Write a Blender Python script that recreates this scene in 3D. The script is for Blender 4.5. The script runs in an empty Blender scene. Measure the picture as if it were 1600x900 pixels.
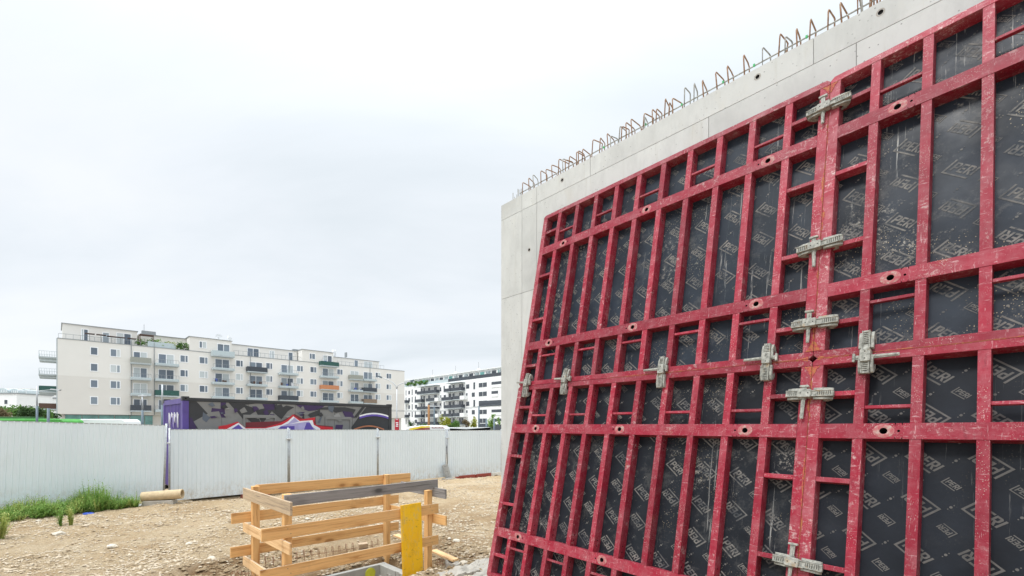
import bpy, bmesh, math, random
from mathutils import Vector, Matrix, noise
random.seed(7)
R = math.radians
sc = bpy.context.scene
C = sc.collection

# ---------------------------------------------------------------- camera, light, exposure
EYE = 2.15                                    # eye height above the yard
F = 710.0                                     # focal length in 1600-pixel-wide picture units
cam_d = bpy.data.cameras.new('camera')
cam = bpy.data.objects.new('camera', cam_d); C.objects.link(cam)
cam.location = (0, 0, EYE); cam.rotation_euler = (R(90), 0, 0)
cam_d.sensor_width = 36; cam_d.lens = F / 1600 * 36
cam_d.shift_y = (664 - 450) / 1600.0
cam_d.clip_start = 0.05; cam_d.clip_end = 4000
sc.camera = cam
sc.view_settings.view_transform = 'Standard'; sc.view_settings.look = 'None'
sc.view_settings.exposure = 0.30; sc.view_settings.gamma = 1.0

SUN_EL, SUN_AZ = R(54), R(-126)               # azimuth from +Y towards +X
w = bpy.data.worlds.new("World"); sc.world = w; w.use_nodes = True
nt = w.node_tree; N = nt.nodes; L = nt.links
for n in list(N): N.remove(n)
out = N.new('ShaderNodeOutputWorld')
sky = N.new('ShaderNodeTexSky'); sky.sky_type = 'NISHITA'; sky.sun_disc = False
sky.sun_elevation = SUN_EL; sky.sun_rotation = SUN_AZ
bg1 = N.new('ShaderNodeBackground'); bg1.inputs['Strength'].default_value = 0.1
L.new(sky.outputs[0], bg1.inputs['Color'])
tc = N.new('ShaderNodeTexCoord')
sep = N.new('ShaderNodeSeparateXYZ'); L.new(tc.outputs['Generated'], sep.inputs[0])
# cloud deck seen from below: project the direction on a flat layer so clouds shrink to the horizon
mx = N.new('ShaderNodeMath'); mx.operation = 'MAXIMUM'; L.new(sep.outputs['Z'], mx.inputs[0]); mx.inputs[1].default_value = 0.0
ad = N.new('ShaderNodeMath'); ad.operation = 'ADD'; L.new(mx.outputs[0], ad.inputs[0]); ad.inputs[1].default_value = 0.22
dv = N.new('ShaderNodeVectorMath'); dv.operation = 'DIVIDE'; L.new(tc.outputs['Generated'], dv.inputs[0])
cb = N.new('ShaderNodeCombineXYZ')
for i in range(3): L.new(ad.outputs[0], cb.inputs[i])
L.new(cb.outputs[0], dv.inputs[1])
mp = N.new('ShaderNodeMapping'); mp.inputs['Rotation'].default_value = (0, 0, R(-28)); mp.inputs['Scale'].default_value = (0.55, 1.1, 0.4); mp.inputs['Location'].default_value = (3.1, 1.7, 0)
L.new(dv.outputs[0], mp.inputs[0])
n1 = N.new('ShaderNodeTexNoise'); n1.inputs['Scale'].default_value = 1.1; n1.inputs['Detail'].default_value = 6; n1.inputs['Roughness'].default_value = 0.52; n1.inputs['Distortion'].default_value = 0.35
L.new(mp.outputs[0], n1.inputs['Vector'])
cr = N.new('ShaderNodeValToRGB'); L.new(n1.outputs['Fac'], cr.inputs[0])
cr.color_ramp.elements[0].position = 0.34; cr.color_ramp.elements[0].color = (0.715, 0.77, 0.815, 1)
cr.color_ramp.elements[1].position = 0.62; cr.color_ramp.elements[1].color = (0.865, 0.895, 0.92, 1)
e = cr.color_ramp.elements.new(0.48); e.color = (0.80, 0.845, 0.89, 1)
# an overcast sky is brighter overhead than at the horizon
p4 = N.new('ShaderNodeMath'); p4.operation = 'POWER'; L.new(mx.outputs[0], p4.inputs[0]); p4.inputs[1].default_value = 6.0
g4 = N.new('ShaderNodeMath'); g4.operation = 'MULTIPLY_ADD'; L.new(p4.outputs[0], g4.inputs[0]); g4.inputs[1].default_value = 4.6; g4.inputs[2].default_value = 0.93
gr = N.new('ShaderNodeMath'); gr.operation = 'MULTIPLY_ADD'; L.new(mx.outputs[0], gr.inputs[0]); gr.inputs[1].default_value = -0.04; L.new(g4.outputs[0], gr.inputs[2])
bg2 = N.new('ShaderNodeBackground'); L.new(cr.outputs[0], bg2.inputs['Color']); L.new(gr.outputs[0], bg2.inputs['Strength'])
ms = N.new('ShaderNodeMixShader'); ms.inputs[0].default_value = 0.93
L.new(bg1.outputs[0], ms.inputs[1]); L.new(bg2.outputs[0], ms.inputs[2]); L.new(ms.outputs[0], out.inputs[0])

sd = bpy.data.lights.new('sun', 'SUN'); sd.energy = 1.5; sd.angle = R(14); sd.color = (1.0, 0.98, 0.95)
so = bpy.data.objects.new('sun', sd); C.objects.link(so)
sv = Vector((math.sin(SUN_AZ) * math.cos(SUN_EL), math.cos(SUN_AZ) * math.cos(SUN_EL), math.sin(SUN_EL)))
so.rotation_euler = sv.to_track_quat('Z', 'Y').to_euler(); so.location = (-20, -10, 30)

# ---------------------------------------------------------------- materials
MATS = {}
class NB:
    """small node builder on one material"""
    def __init__(s, name):
        s.m = bpy.data.materials.new(name); s.m.use_nodes = True
        s.t = s.m.node_tree; s.N = s.t.nodes; s.L = s.t.links
        s.b = s.N['Principled BSDF']; s._v = None; MATS[name] = s.m
    def vec(s, scale=(1, 1, 1), rnd=True, rot=(0, 0, 0)):
        if s._v is None:
            tc = s.N.new('ShaderNodeTexCoord'); oi = s.N.new('ShaderNodeObjectInfo')
            mu = s.N.new('ShaderNodeMath'); mu.operation = 'MULTIPLY'; mu.inputs[1].default_value = 37.0 if rnd else 0.0
            s.L.new(oi.outputs['Random'], mu.inputs[0])
            va = s.N.new('ShaderNodeVectorMath'); va.operation = 'ADD'
            s.L.new(tc.outputs['Object'], va.inputs[0]); s.L.new(mu.outputs[0], va.inputs[1]); s._v = va.outputs[0]
        mp = s.N.new('ShaderNodeMapping'); mp.inputs['Scale'].default_value = scale; mp.inputs['Rotation'].default_value = rot
        s.L.new(s._v, mp.inputs[0]); return mp.outputs[0]
    def noise(s, scale, detail=4, rough=.55, vs=(1, 1, 1), dist=0, rot=(0, 0, 0)):
        n = s.N.new('ShaderNodeTexNoise'); n.inputs['Scale'].default_value = scale; n.inputs['Detail'].default_value = detail
        n.inputs['Roughness'].default_value = rough; n.inputs['Distortion'].default_value = dist
        s.L.new(s.vec(vs, rot=rot), n.inputs['Vector']); return n.outputs['Fac']
    def voro(s, scale, vs=(1, 1, 1), feature='F1'):
        n = s.N.new('ShaderNodeTexVoronoi'); n.feature = feature; n.inputs['Scale'].default_value = scale
        s.L.new(s.vec(vs), n.inputs['Vector']); return n
    def ramp(s, fac, stops):
        r = s.N.new('ShaderNodeValToRGB'); s.L.new(fac, r.inputs[0]); el = r.color_ramp.elements
        while len(el) < len(stops): el.new(.5)
        for e, (p, c) in zip(el, stops):
            e.position = p; e.color = c if len(c) == 4 else (*c, 1)
        return r.outputs[0]
    def mask(s, fac, lo, hi):
        r = s.N.new('ShaderNodeMapRange'); r.inputs['From Min'].default_value = lo; r.inputs['From Max'].default_value = hi
        s.L.new(fac, r.inputs['Value']); return r.outputs[0]
    def mul(s, a, b):
        m = s.N.new('ShaderNodeMath'); m.operation = 'MULTIPLY'; s.L.new(a, m.inputs[0])
        if isinstance(b, (int, float)): m.inputs[1].default_value = b
        else: s.L.new(b, m.inputs[1])
        return m.outputs[0]
    def mix(s, fac, a, b, mode='MIX'):
        m = s.N.new('ShaderNodeMix'); m.data_type = 'RGBA'; m.blend_type = mode
        if isinstance(fac, (int, float)): m.inputs[0].default_value = fac
        else: s.L.new(fac, m.inputs[0])
        for v, k in ((a, 6), (b, 7)):
            if isinstance(v, tuple): m.inputs[k].default_value = (*v, 1)
            else: s.L.new(v, m.inputs[k])
        return m.outputs[2]
    def bump(s, h, strength=.3, dist=.01):
        b = s.N.new('ShaderNodeBump'); b.inputs['Strength'].default_value = strength; b.inputs['Distance'].default_value = dist
        s.L.new(h, b.inputs['Height']); s.L.new(b.outputs[0], s.b.inputs['Normal'])
    def done(s, col, rough=.6, metal=0, spec=.5):
        if isinstance(col, tuple): s.b.inputs['Base Color'].default_value = (*col, 1)
        else: s.L.new(col, s.b.inputs['Base Color'])
        if isinstance(rough, (int, float)): s.b.inputs['Roughness'].default_value = rough
        else: s.L.new(rough, s.b.inputs['Roughness'])
        s.b.inputs['Metallic'].default_value = metal
        s.b.inputs['Specular IOR Level'].default_value = spec
        return s.m

def simple(name, col, rough=.6, metal=0, var=.12, scale=6, bump=0, spec=.5):
    b = NB(name); f = b.noise(scale, 5, .6)
    d = tuple(max(0, c * (1 - var)) for c in col); u = tuple(min(1, c * (1 + var)) for c in col)
    c = b.ramp(f, [(.3, d), (.7, u)])
    if bump: b.bump(b.noise(scale * 6, 4, .6), bump, .004)
    return b.done(c, rough, metal, spec)

# red enamel, scratched and dusted with cement
def red_mat(name, base, dust):
    b = NB(name)
    c = b.ramp(b.noise(5, 5, .6), [(.3, tuple(x * .82 for x in base)), (.7, tuple(min(1, x * 1.12) for x in base))])
    haze = b.mask(b.noise(6.2, 8, .75), .44, .74)
    c = b.mix(b.mul(haze, .27 * dust), c, (.60, .34, .36))
    scr = b.mask(b.noise(85, 4, .75, (1, .16, 1), .6), .60, .68)
    c = b.mix(b.mul(scr, .5 * dust), c, (.72, .52, .52))
    scr2 = b.mask(b.noise(80, 4, .75, (.16, 1, 1), .6), .60, .68)
    c = b.mix(b.mul(scr2, .5 * dust), c, (.72, .52, .52))
    v = b.voro(95); sp = b.mask(v.outputs['Distance'], .24, .14); gate = b.mask(b.noise(3.5, 5), .51, .60)
    c = b.mix(b.mul(b.mul(sp, gate), .8), c, (.55, .47, .40))
    cr_ = b.mul(b.mask(b.noise(24, 8, .8), .54, .62), b.mask(b.noise(1.7, 5, .65), .50, .60))
    c = b.mix(b.mul(cr_, .62 * dust), c, (.60, .50, .47))
    dk = b.mul(b.mask(b.noise(13, 7, .8, (2.5, .5, 1)), .56, .64), b.mask(b.noise(2.3, 4), .46, .56))
    c = b.mix(b.mul(dk, .55), c, (.16, .018, .028))
    oi = b.N.new('ShaderNodeObjectInfo'); tint = b.ramp(oi.outputs['Random'], [(0, (.74, .74, .74)), (1, (1.14, 1.14, 1.14))]); c = b.mix(1.0, c, tint, 'MULTIPLY')
    rs = b.mask(b.noise(3.4, 9, .78), .63, .70)
    c = b.mix(b.mul(rs, .8), c, (.30, .11, .035))
    b.bump(b.noise(60, 4, .6), .25, .002)
    return b.done(c, .55, 0, .3)
red_mat('red_paint', (.295, .013, .033), .9)
red_mat('red_paint_dusty', (.31, .025, .045), 1.35)
b = NB('rust_edge'); c = b.ramp(b.noise(48, 8, .8), [(.40, (.33, .022, .04)), (.48, (.34, .05, .05)), (.54, (.42, .16, .04)), (.62, (.24, .09, .035)), (.72, (.45, .36, .28))]); b.done(c, .8)
b = NB('collar_worn'); c = b.ramp(b.noise(30, 6, .7), [(.34, (.36, .035, .055)), (.50, (.38, .12, .12)), (.62, (.42, .30, .26)), (.75, (.26, .20, .18))]); b.done(c, .7)

def ply_mat(name, base, dirt, streak):
    b = NB(name)
    c = b.ramp(b.noise(2.6, 5, .6), [(.3, tuple(x * .7 for x in base)), (.72, tuple(x * 1.45 for x in base))])
    st = b.mask(b.noise(12, 6, .75, (3.2, .08, 1), .5), .615, .66)
    gate = b.mask(b.noise(1.6, 3, .5, (1, .35, 1)), .50, .58)
    c = b.mix(b.mul(b.mul(st, gate), min(1, .7 * streak)), c, (.42, .42, .40))
    sm = b.mask(b.noise(3.4, 10, .82), .53, .72)
    c = b.mix(b.mul(sm, .36 * dirt), c, (.22, .215, .20))
    cl = b.mul(b.mask(b.noise(26, 8, .85), .53, .60), b.mask(b.noise(1.5, 6, .7), .57, .64)); c = b.mix(b.mul(cl, .8 * min(1, dirt)), c, (.42, .40, .35))
    v = b.voro(60); sp = b.mask(v.outputs['Distance'], .22, .12); g2 = b.mask(b.noise(1.9, 5), .54, .62)
    c = b.mix(b.mul(b.mul(sp, g2), .75 * dirt), c, (.45, .38, .26))
    b.bump(b.noise(14, 5, .6), .12, .004)
    r = b.ramp(b.noise(3.5, 5, .6), [(.3, (.30, .30, .30)), (.75, (.6, .6, .6))])
    return b.done(c, r, 0, .17)
ply_mat('plywood_worn_sky', (.022, .030, .041), 1.0, 1.0)  # worn upper plywood, bluish sky reflection painted into its base colour
ply_mat('plywood_stained_sky', (.024, .031, .042), 1.7, 1.8)  # cement-stained upper plywood, its base tinted with the same painted sky sheen
ply_mat('plywood_black', (.014, .017, .022), 1.0, 1.0)
ply_mat('plywood_new', (.015, .018, .024), .12, .25)
b = NB('print_grey'); c = b.ramp(b.noise(15, 7, .75), [(.36, (.03, .036, .045)), (.50, (.15, .145, .135)), (.68, (.24, .225, .20))]); c = b.mix(b.mul(b.mask(b.noise(2.6, 5, .7), .48, .62), .7), c, (.045, .05, .056)); b.done(c, .6, 0, .3)
b = NB('print_grey_new'); c = b.ramp(b.noise(9, 4, .6), [(.3, (.085, .082, .078)), (.7, (.14, .133, .125))]); b.done(c, .5, 0, .3)
b = NB('cast_zinc'); c = b.ramp(b.noise(30, 8, .75), [(.30, (.09, .09, .08)), (.46, (.28, .28, .25)), (.60, (.42, .415, .37)), (.74, (.56, .56, .51))])
c = b.mix(b.mul(b.mask(b.noise(7, 5, .7), .60, .70), .7), c, (.40, .27, .14)); b.bump(b.noise(70, 4), .4, .002); b.done(c, .7, .15, .3)
simple('dark_hole', (.008, .007, .007), .9, var=.3)

def concrete(name, base, scale=1.0):
    b = NB(name)
    c = b.ramp(b.noise(.9 * scale, 6, .6), [(.30, tuple(x * .80 for x in base)), (.5, base), (.70, tuple(min(1, x * 1.10) for x in base))])
    c = b.mix(b.mul(b.mask(b.noise(2.5 * scale, 9, .78, (1, 1, .35)), .46, .66), .50), c, tuple(x * .74 for x in base))
    c = b.mix(b.mul(b.mask(b.noise(1.1 * scale, 5, .7, (1, 1, .5)), .58, .75), .30), c, (base[0] * .92, base[1] * .82, base[2] * .62))
    rn = b.mul(b.mask(b.noise(7 * scale, 6, .75, (2.2, 2.2, .10)), .57, .66), b.mask(b.noise(.9 * scale, 3), .45, .6)); c = b.mix(b.mul(rn, .35), c, (base[0] * .70, base[1] * .66, base[2] * .56))
    v = b.voro(22 * scale); p = b.mask(v.outputs['Distance'], .15, .09); g = b.mask(b.noise(2.2 * scale, 3), .47, .56)
    c = b.mix(b.mul(b.mul(p, g), .8), c, tuple(x * .32 for x in base))
    b.bump(b.noise(45, 5, .65), .22, .003)
    return b.done(c, .85, 0, .25)
concrete('fair_concrete', (.57, .58, .56)); concrete('site_concrete', (.41, .385, .34), 2.4); concrete('shaft_concrete', (.40, .395, .36), 2.0)
b = NB('rebar_rust'); c = b.ramp(b.noise(30, 4, .6), [(.3, (.20, .105, .055)), (.55, (.34, .20, .12)), (.75, (.44, .36, .27))]); b.done(c, .8, .2)
simple('rebar_grey', (.36, .35, .32), .7, .3, .2, 30); simple('green_tag', (.05, .42, .14), .5)

b = NB('sand')
c = b.ramp(b.noise(.55, 9, .68), [(.30, (.34, .235, .13)), (.46, (.455, .34, .205)), (.58, (.515, .405, .265)), (.72, (.57, .48, .345))])
c = b.mix(b.mul(b.mask(b.noise(7, 10, .8), .50, .66), .75), c, (.29, .195, .105))
c = b.mix(b.mul(b.mask(b.noise(1.3, 6, .7), .52, .66), .55), c, (.36, .235, .12))
c = b.mix(b.mul(b.mask(b.noise(34, 6, .8), .56, .66), .6), c, (.24, .17, .10))
c = b.mix(b.mul(b.mask(b.noise(2.2, 7, .7), .58, .74), .4), c, (.62, .54, .41))
v = b.voro(26); pc = b.ramp(v.outputs['Color'], [(.2, (.30, .22, .14)), (.5, (.55, .44, .30)), (.85, (.64, .55, .42))])
c = b.mix(b.mul(b.mask(v.outputs['Distance'], .42, .22), .5), c, pc)
v2 = b.voro(75); pc2 = b.ramp(v2.outputs['Color'], [(.25, (.28, .20, .12)), (.8, (.66, .56, .41))])
c = b.mix(b.mul(b.mask(v2.outputs['Distance'], .45, .2), .35), c, pc2)
da = b.N.new('ShaderNodeAttribute'); da.attribute_name = 'damp'; c = b.mix(b.mul(da.outputs['Fac'], .85), c, (.20, .12, .058))
b.bump(b.noise(22, 10, .8), 1.0, .06)
b.done(c, .95, 0, .1)
b = NB('stone_mix'); oi = b.N.new('ShaderNodeTexCoord')
c = b.ramp(b.noise(6.5, 2, .5), [(.32, (.26, .20, .13)), (.42, (.42, .33, .22)), (.52, (.55, .47, .36)), (.68, (.47, .39, .28)), (.86, (.60, .53, .43))]); b.done(c, .9, 0, .2)
simple('asphalt', (.055, .056, .058), .9, var=.2, scale=2); simple('far_ground', (.30, .28, .24), .9, var=.25, scale=.3)
simple('pale_stone', (.55, .50, .41), .85, var=.15, scale=9, bump=.3)

b = NB('fence_steel')
tcf = b.N.new('ShaderNodeTexCoord'); sp_ = b.N.new('ShaderNodeSeparateXYZ'); b.L.new(tcf.outputs['Object'], sp_.inputs[0])
c = b.ramp(b.noise(1.2, 4, .5, (1, 1, .3)), [(.3, (.645, .715, .755)), (.7, (.695, .765, .80))])
c = b.mix(b.mul(b.mask(b.noise(2.5, 6, .7, (1, 1, .25)), .6, .8), .3), c, (.52, .53, .50))
lo_ = b.mask(sp_.outputs['Z'], .55, 0.0); md = b.mul(b.mask(b.noise(9, 8, .8, (1, 1, .6)), .44, .62), lo_); c = b.mix(b.mul(md, .65), c, (.42, .35, .25))
c = b.mix(b.mul(b.mask(b.noise(30, 6, .85), .66, .70), .6), c, (.30, .27, .22)); b.bump(b.noise(1.6, 3, .5), .35, .05); b.done(c, .45, 0, .4)
simple('galvanised', (.40, .42, .43), .45, .6, .2, 14); simple('steel_dark', (.10, .12, .13), .5, .4, .2, 8)

def wood(name, base, grain, rough=.7):
    for ax in 'xyz': wood1(name + '_' + ax, base, grain, rough, ax)
def wood1(name, base, grain, rough, ax):
    b = NB(name); perm = lambda a, b_, c: {'x': (a, b_, c), 'y': (b_, a, c), 'z': (b_, c, a)}[ax]
    wv = b.noise(6, 8, .72, perm(.14, 2.6, 4.5), 1.6)
    c = b.ramp(wv, [(.34, grain), (.42, tuple(.5 * (p + q) for p, q in zip(base, grain))), (.47, base), (.70, tuple(min(1, x * 1.15) for x in base))])
    f = b.noise(70, 4, .7, perm(.03, 1, 1)); c = b.mix(b.mul(b.mask(f, .5, .72), .45), c, grain)
    v = b.voro(3.2, perm(.8, 1.6, 1.6)); k = b.mask(v.outputs['Distance'], .21, .15); c = b.mix(b.mul(k, .85), c, tuple(x * .45 for x in grain))
    ring = b.mask(v.outputs['Distance'], .36, .18); c = b.mix(b.mul(ring, .45), c, grain)
    dt = b.mask(b.noise(2.4, 8, .78), .56, .72); c = b.mix(b.mul(dt, .35), c, tuple(x * .5 + .08 for x in grain))
    b.bump(wv, .25, .003); return b.done(c, rough, 0, .25)
wood('pine', (.72, .43, .18), (.50, .24, .08)); wood('pine_pale', (.76, .51, .27), (.58, .33, .15))
wood('weathered_wood', (.27, .255, .245), (.11, .105, .10)); wood('half_weathered', (.50, .38, .25), (.22, .17, .13))
wood('cut_end', (.62, .33, .10), (.45, .2, .05))
b = NB('yellow_sheet'); c = b.ramp(b.noise(4, 6, .65, (1, 1, .4)), [(.3, (.84, .44, .010)), (.7, (.92, .56, .016))])
c = b.mix(b.mul(b.mask(b.noise(11, 9, .82, (1, 1, .5)), .52, .64), .75), c, (.62, .47, .20))
c = b.mix(b.mul(b.mask(b.noise(5, 7, .8, (1, 1, .6)), .55, .66), .5), c, (.52, .30, .03))
c = b.mix(b.mul(b.mask(b.noise(26, 6, .8, (.5, .5, 1)), .62, .66), .85), c, (.12, .09, .04)); b.done(c, .55, 0, .4)
simple('print_yellow', (.62, .62, .05), .6)

b = NB('render_cream'); c = b.ramp(b.noise(.25, 4, .6), [(.3, (.79, .765, .715)), (.7, (.825, .80, .755))]); b.done(c, .9, 0, .2)
b = NB('render_beige'); c = b.ramp(b.noise(.25, 4, .6), [(.3, (.72, .69, .64)), (.7, (.76, .73, .68))]); b.done(c, .9, 0, .2)
simple('render_white', (.84, .85, .84), .9, var=.03, scale=.5); simple('frame_white', (.90, .91, .92), .5, var=.03)
b = NB('window_glass'); oi = b.N.new('ShaderNodeObjectInfo'); c = b.ramp(oi.outputs['Random'], [(.1, (.10, .13, .17)), (.4, (.16, .20, .25)), (.62, (.22, .27, .32)), (.68, (.52, .57, .58)), (1, (.60, .64, .64))]); b.done(c, .12, 0, .7)
simple('dark_glass', (.045, .055, .07), .1, var=.2, spec=.8); simple('teal_glass', (.14, .36, .33), .08, var=.35, scale=.6, spec=.9)
simple('rail_glass', (.50, .58, .60), .25, var=.08); simple('slab_grey', (.47, .52, .53), .8, var=.08)
simple('dark_rail', (.055, .065, .08), .6, var=.2); simple('green_screen', (.03, .10, .085), .7, var=.25); simple('brown_screen', (.10, .055, .04), .7); simple('orange_screen', (.55, .23, .11), .7); simple('grey_screen', (.33, .34, .30), .8)
simple('reed_screen', (.24, .18, .13), .8)
simple('flash_grey', (.30, .32, .33), .5, .4)

simple('box_dark', (.028, .030, .034), .5, var=.2, scale=2); simple('box_purple', (.085, .055, .24), .5, var=.2, scale=3)
simple('spray_grey', (.20, .20, .195), .7, var=.06); simple('spray_light', (.27, .27, .265), .7); simple('spray_slate', (.10, .12, .15), .7, var=.08); simple('spray_plum', (.045, .025, .085), .7, var=.12)
simple('spray_red', (.55, .018, .03), .6, var=.1); simple('spray_maroon', (.16, .018, .025), .6); simple('spray_white', (.78, .78, .80), .6, var=.03); simple('spray_violet', (.11, .07, .36), .6); simple('spray_lilac', (.42, .38, .62), .6); simple('spray_orange', (.42, .16, .08), .6); simple('spray_yellow', (.7, .5, .03), .6)
simple('plastic_red', (.27, .045, .03), .5, var=.15); simple('plastic_white', (.66, .64, .58), .6, var=.1)
simple('cardboard', (.50, .39, .24), .85, var=.15, scale=12); simple('bus_green', (.06, .33, .045), .4, var=.25, scale=1.5); simple('bus_dark', (.03, .12, .03), .5); simple('bus_white', (.78, .80, .80), .3, var=.03)
simple('bus_yellow', (.80, .60, .04), .35); simple('pole_pale', (.55, .57, .58), .5, .3); simple('pole_slate', (.12, .16, .19), .5, .2); simple('pole_brown', (.33, .17, .07), .8)
simple('sign_red', (.45, .02, .035), .5); simple('rubber', (.02, .02, .02), .8)
def leaf(name, a, bcol):
    b = NB(name); g = b.N.new('ShaderNodeNewGeometry'); c = b.ramp(g.outputs['Random Per Island'], [(0, a), (1, bcol)])
    b.b.inputs['Subsurface Weight'].default_value = 0; b.done(c, .6, 0, .3)
    tr = b.N.new('ShaderNodeBsdfTranslucent'); b.L.new(c, tr.inputs[0]); mxs = b.N.new('ShaderNodeMixShader'); mxs.inputs[0].default_value = .35
    b.L.new(b.b.outputs[0], mxs.inputs[1]); b.L.new(tr.outputs[0], mxs.inputs[2]); b.L.new(mxs.outputs[0], b.N['Material Output'].inputs[0])
leaf('leaf_dark', (.025, .06, .018), (.07, .13, .04)); leaf('leaf_mid', (.06, .15, .03), (.17, .30, .07)); leaf('leaf_yellow', (.22, .26, .03), (.42, .42, .05))
leaf('leaf_brown', (.12, .09, .05), (.22, .17, .09)); leaf('weed_green', (.10, .22, .04), (.32, .48, .12)); leaf('weed_yellow', (.22, .30, .06), (.46, .48, .16))
simple('bark', (.10, .08, .06), .9, var=.3); simple('blue_plastic', (.05, .10, .45), .4)
M = MATS

# ---------------------------------------------------------------- mesh helpers
def link(name, me, parent=None, mat=None):
    o = bpy.data.objects.new(name, me); C.objects.link(o)
    if parent is not None: o.parent = parent
    if mat is not None and me is not None and not me.materials: me.materials.append(M[mat])
    return o
def tag(o, label=None, cat=None, group=None, kind=None):
    if label: o['label'] = label
    if cat: o['category'] = cat
    if group: o['group'] = group
    if kind: o['kind'] = kind
    return o
def thing(name, label, cat, mat=None, loc=(0, 0, 0), group=None):
    o = bpy.data.objects.new(name, None); C.objects.link(o); o.empty_display_size = .2
    if mat is not None: o.matrix_world = mat
    else: o.location = loc
    return tag(o, label, cat, group)

class MB:
    def __init__(s): s.v = []; s.f = []; s.mi = []; s.mats = []
    def _m(s, mat):
        if mat not in s.mats: s.mats.append(mat)
        return s.mats.index(mat)
    def add(s, vs, fs, mat=None):
        o = len(s.v); s.v += [tuple(v) for v in vs]; s.f += [tuple(i + o for i in f) for f in fs]; s.mi += [s._m(mat)] * len(fs); return s
    def box(s, x0, x1, y0, y1, z0, z1, mat=None):
        v = [(x, y, z) for z in (z0, z1) for y in (y0, y1) for x in (x0, x1)]
        return s.add(v, [(0, 2, 3, 1), (4, 5, 7, 6), (0, 1, 5, 4), (2, 6, 7, 3), (0, 4, 6, 2), (1, 3, 7, 5)], mat)
    def prism(s, pts, a0, a1, axis='z', mat=None):
        """polygon pts extruded along axis"""
        def P(p, a): return (p[0], p[1], a) if axis == 'z' else ((p[0], a, p[1]) if axis == 'y' else (a, p[0], p[1]))
        n = len(pts); v = [P(p, a0) for p in pts] + [P(p, a1) for p in pts]
        return s.add(v, [tuple(range(n))[::-1], tuple(range(n, 2 * n))] + [(i, (i + 1) % n, (i + 1) % n + n, i + n) for i in range(n)], mat)
    def tube(s, pts, r, n=6, mat=None, r2=None):
        pts = [Vector(p) for p in pts]; o = []; rr = []
        for i, p in enumerate(pts):
            t = (pts[min(i + 1, len(pts) - 1)] - pts[max(i - 1, 0)]).normalized()
            a = t.cross(Vector((0, 0, 1)));
            if a.length < .01: a = t.cross(Vector((1, 0, 0)))
            a.normalize(); b_ = t.cross(a); q = r if r2 is None else r + (r2 - r) * i / (len(pts) - 1)
            for k in range(n):
                an = 2 * math.pi * k / n; o.append(p + a * math.cos(an) * q + b_ * math.sin(an) * q)
        fs = [(i * n + k, i * n + (k + 1) % n, (i + 1) * n + (k + 1) % n, (i + 1) * n + k) for i in range(len(pts) - 1) for k in range(n)]
        fs += [tuple(range(n))[::-1], tuple(range((len(pts) - 1) * n, len(pts) * n))]
        return s.add(o, fs, mat)
    def mesh(s, name, bevel=0, smooth=False):
        me = bpy.data.meshes.new(name); me.from_pydata(s.v, [], s.f)
        for m in s.mats:
            if m: me.materials.append(M[m])
        if len(s.mats) > 1 or s.mats[0]: me.polygons.foreach_set('material_index', s.mi)
        bm = bmesh.new(); bm.from_mesh(me)
        bmesh.ops.recalc_face_normals(bm, faces=bm.faces)
        if bevel:
            ed = [e for e in bm.edges if len(e.link_faces) == 2 and e.calc_face_angle(0) > .6]
            bmesh.ops.bevel(bm, geom=ed, offset=bevel, segments=1, affect='EDGES')
        bm.to_mesh(me); bm.free()
        if smooth: me.shade_smooth()
        me.update(); return me
    def obj(s, name, parent=None, bevel=0, smooth=False): return link(name, s.mesh(name, bevel, smooth), parent)

def frame_mat(o, ex, ey, ez):
    m = Matrix.Identity(4)
    for i, v in enumerate((ex, ey, ez)):
        for j in range(3): m[j][i] = v[j]
    for j in range(3): m[j][3] = o[j]
    return m
class Facade:
    """vertical plane through (x, y) with heading (radians from +Y towards +X); maps picture coordinates measured on the photo to metres on the plane"""
    def __init__(s, x, y, head): s.x, s.y, s.a, s.b = x, y, math.sin(head), math.cos(head)
    def __call__(s, px, py=None):
        k = (px - 800) / F; t = (k * s.y - s.x) / (s.a - k * s.b); d = s.y + t * s.b
        return t if py is None else (t, (664 - py) / F * d + EYE)
    def matrix(s, z=0):   # local x along the plane, local y away from the camera side, z up
        n = Vector((-s.b, s.a, 0))
        if n.y < 0: n = -n
        return frame_mat((s.x, s.y, z), (s.a, s.b, 0), n, (0, 0, 1))

# ---------------------------------------------------------------- terrain
HD = R(44.9)
E1 = Vector((math.sin(HD), math.cos(HD))); E2 = Vector((math.cos(HD), -math.sin(HD)))
PIT = Vector((-3.445, 6.10)); PL, PW = 1.957, 1.18
FX, FY = -9.47, 12.57; FH = R(45.6); FD = Vector((math.sin(FH), math.cos(FH)))
def fence_coord(x, y):
    d = Vector((x - FX, y - FY)); return d.dot(FD), d.x * FD.y - d.y * FD.x      # along, distance towards camera side
def sstep(a, b, x):
    t = max(0, min(1, (x - a) / (b - a))); return t * t * (3 - 2 * t)
def base_h(x, y):
    s, d = fence_coord(x, y)
    h = .03 - .12 * sstep(0, 10, s) * sstep(9, 0, d) - .11 * sstep(1.2, .5, d) * sstep(-.7, .5, s)
    h += .09 * math.exp(-((d - 1.35 - .25 * math.sin(s * .7)) / .55) ** 2) * sstep(14, 9, s)
    h += .22 * sstep(-1.5, .9, x) * sstep(8.8, 6.3, y)                       # rises towards the formwork
    h += .07 * sstep(-5, -9, x) * sstep(12, 8, y)
    return h
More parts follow.
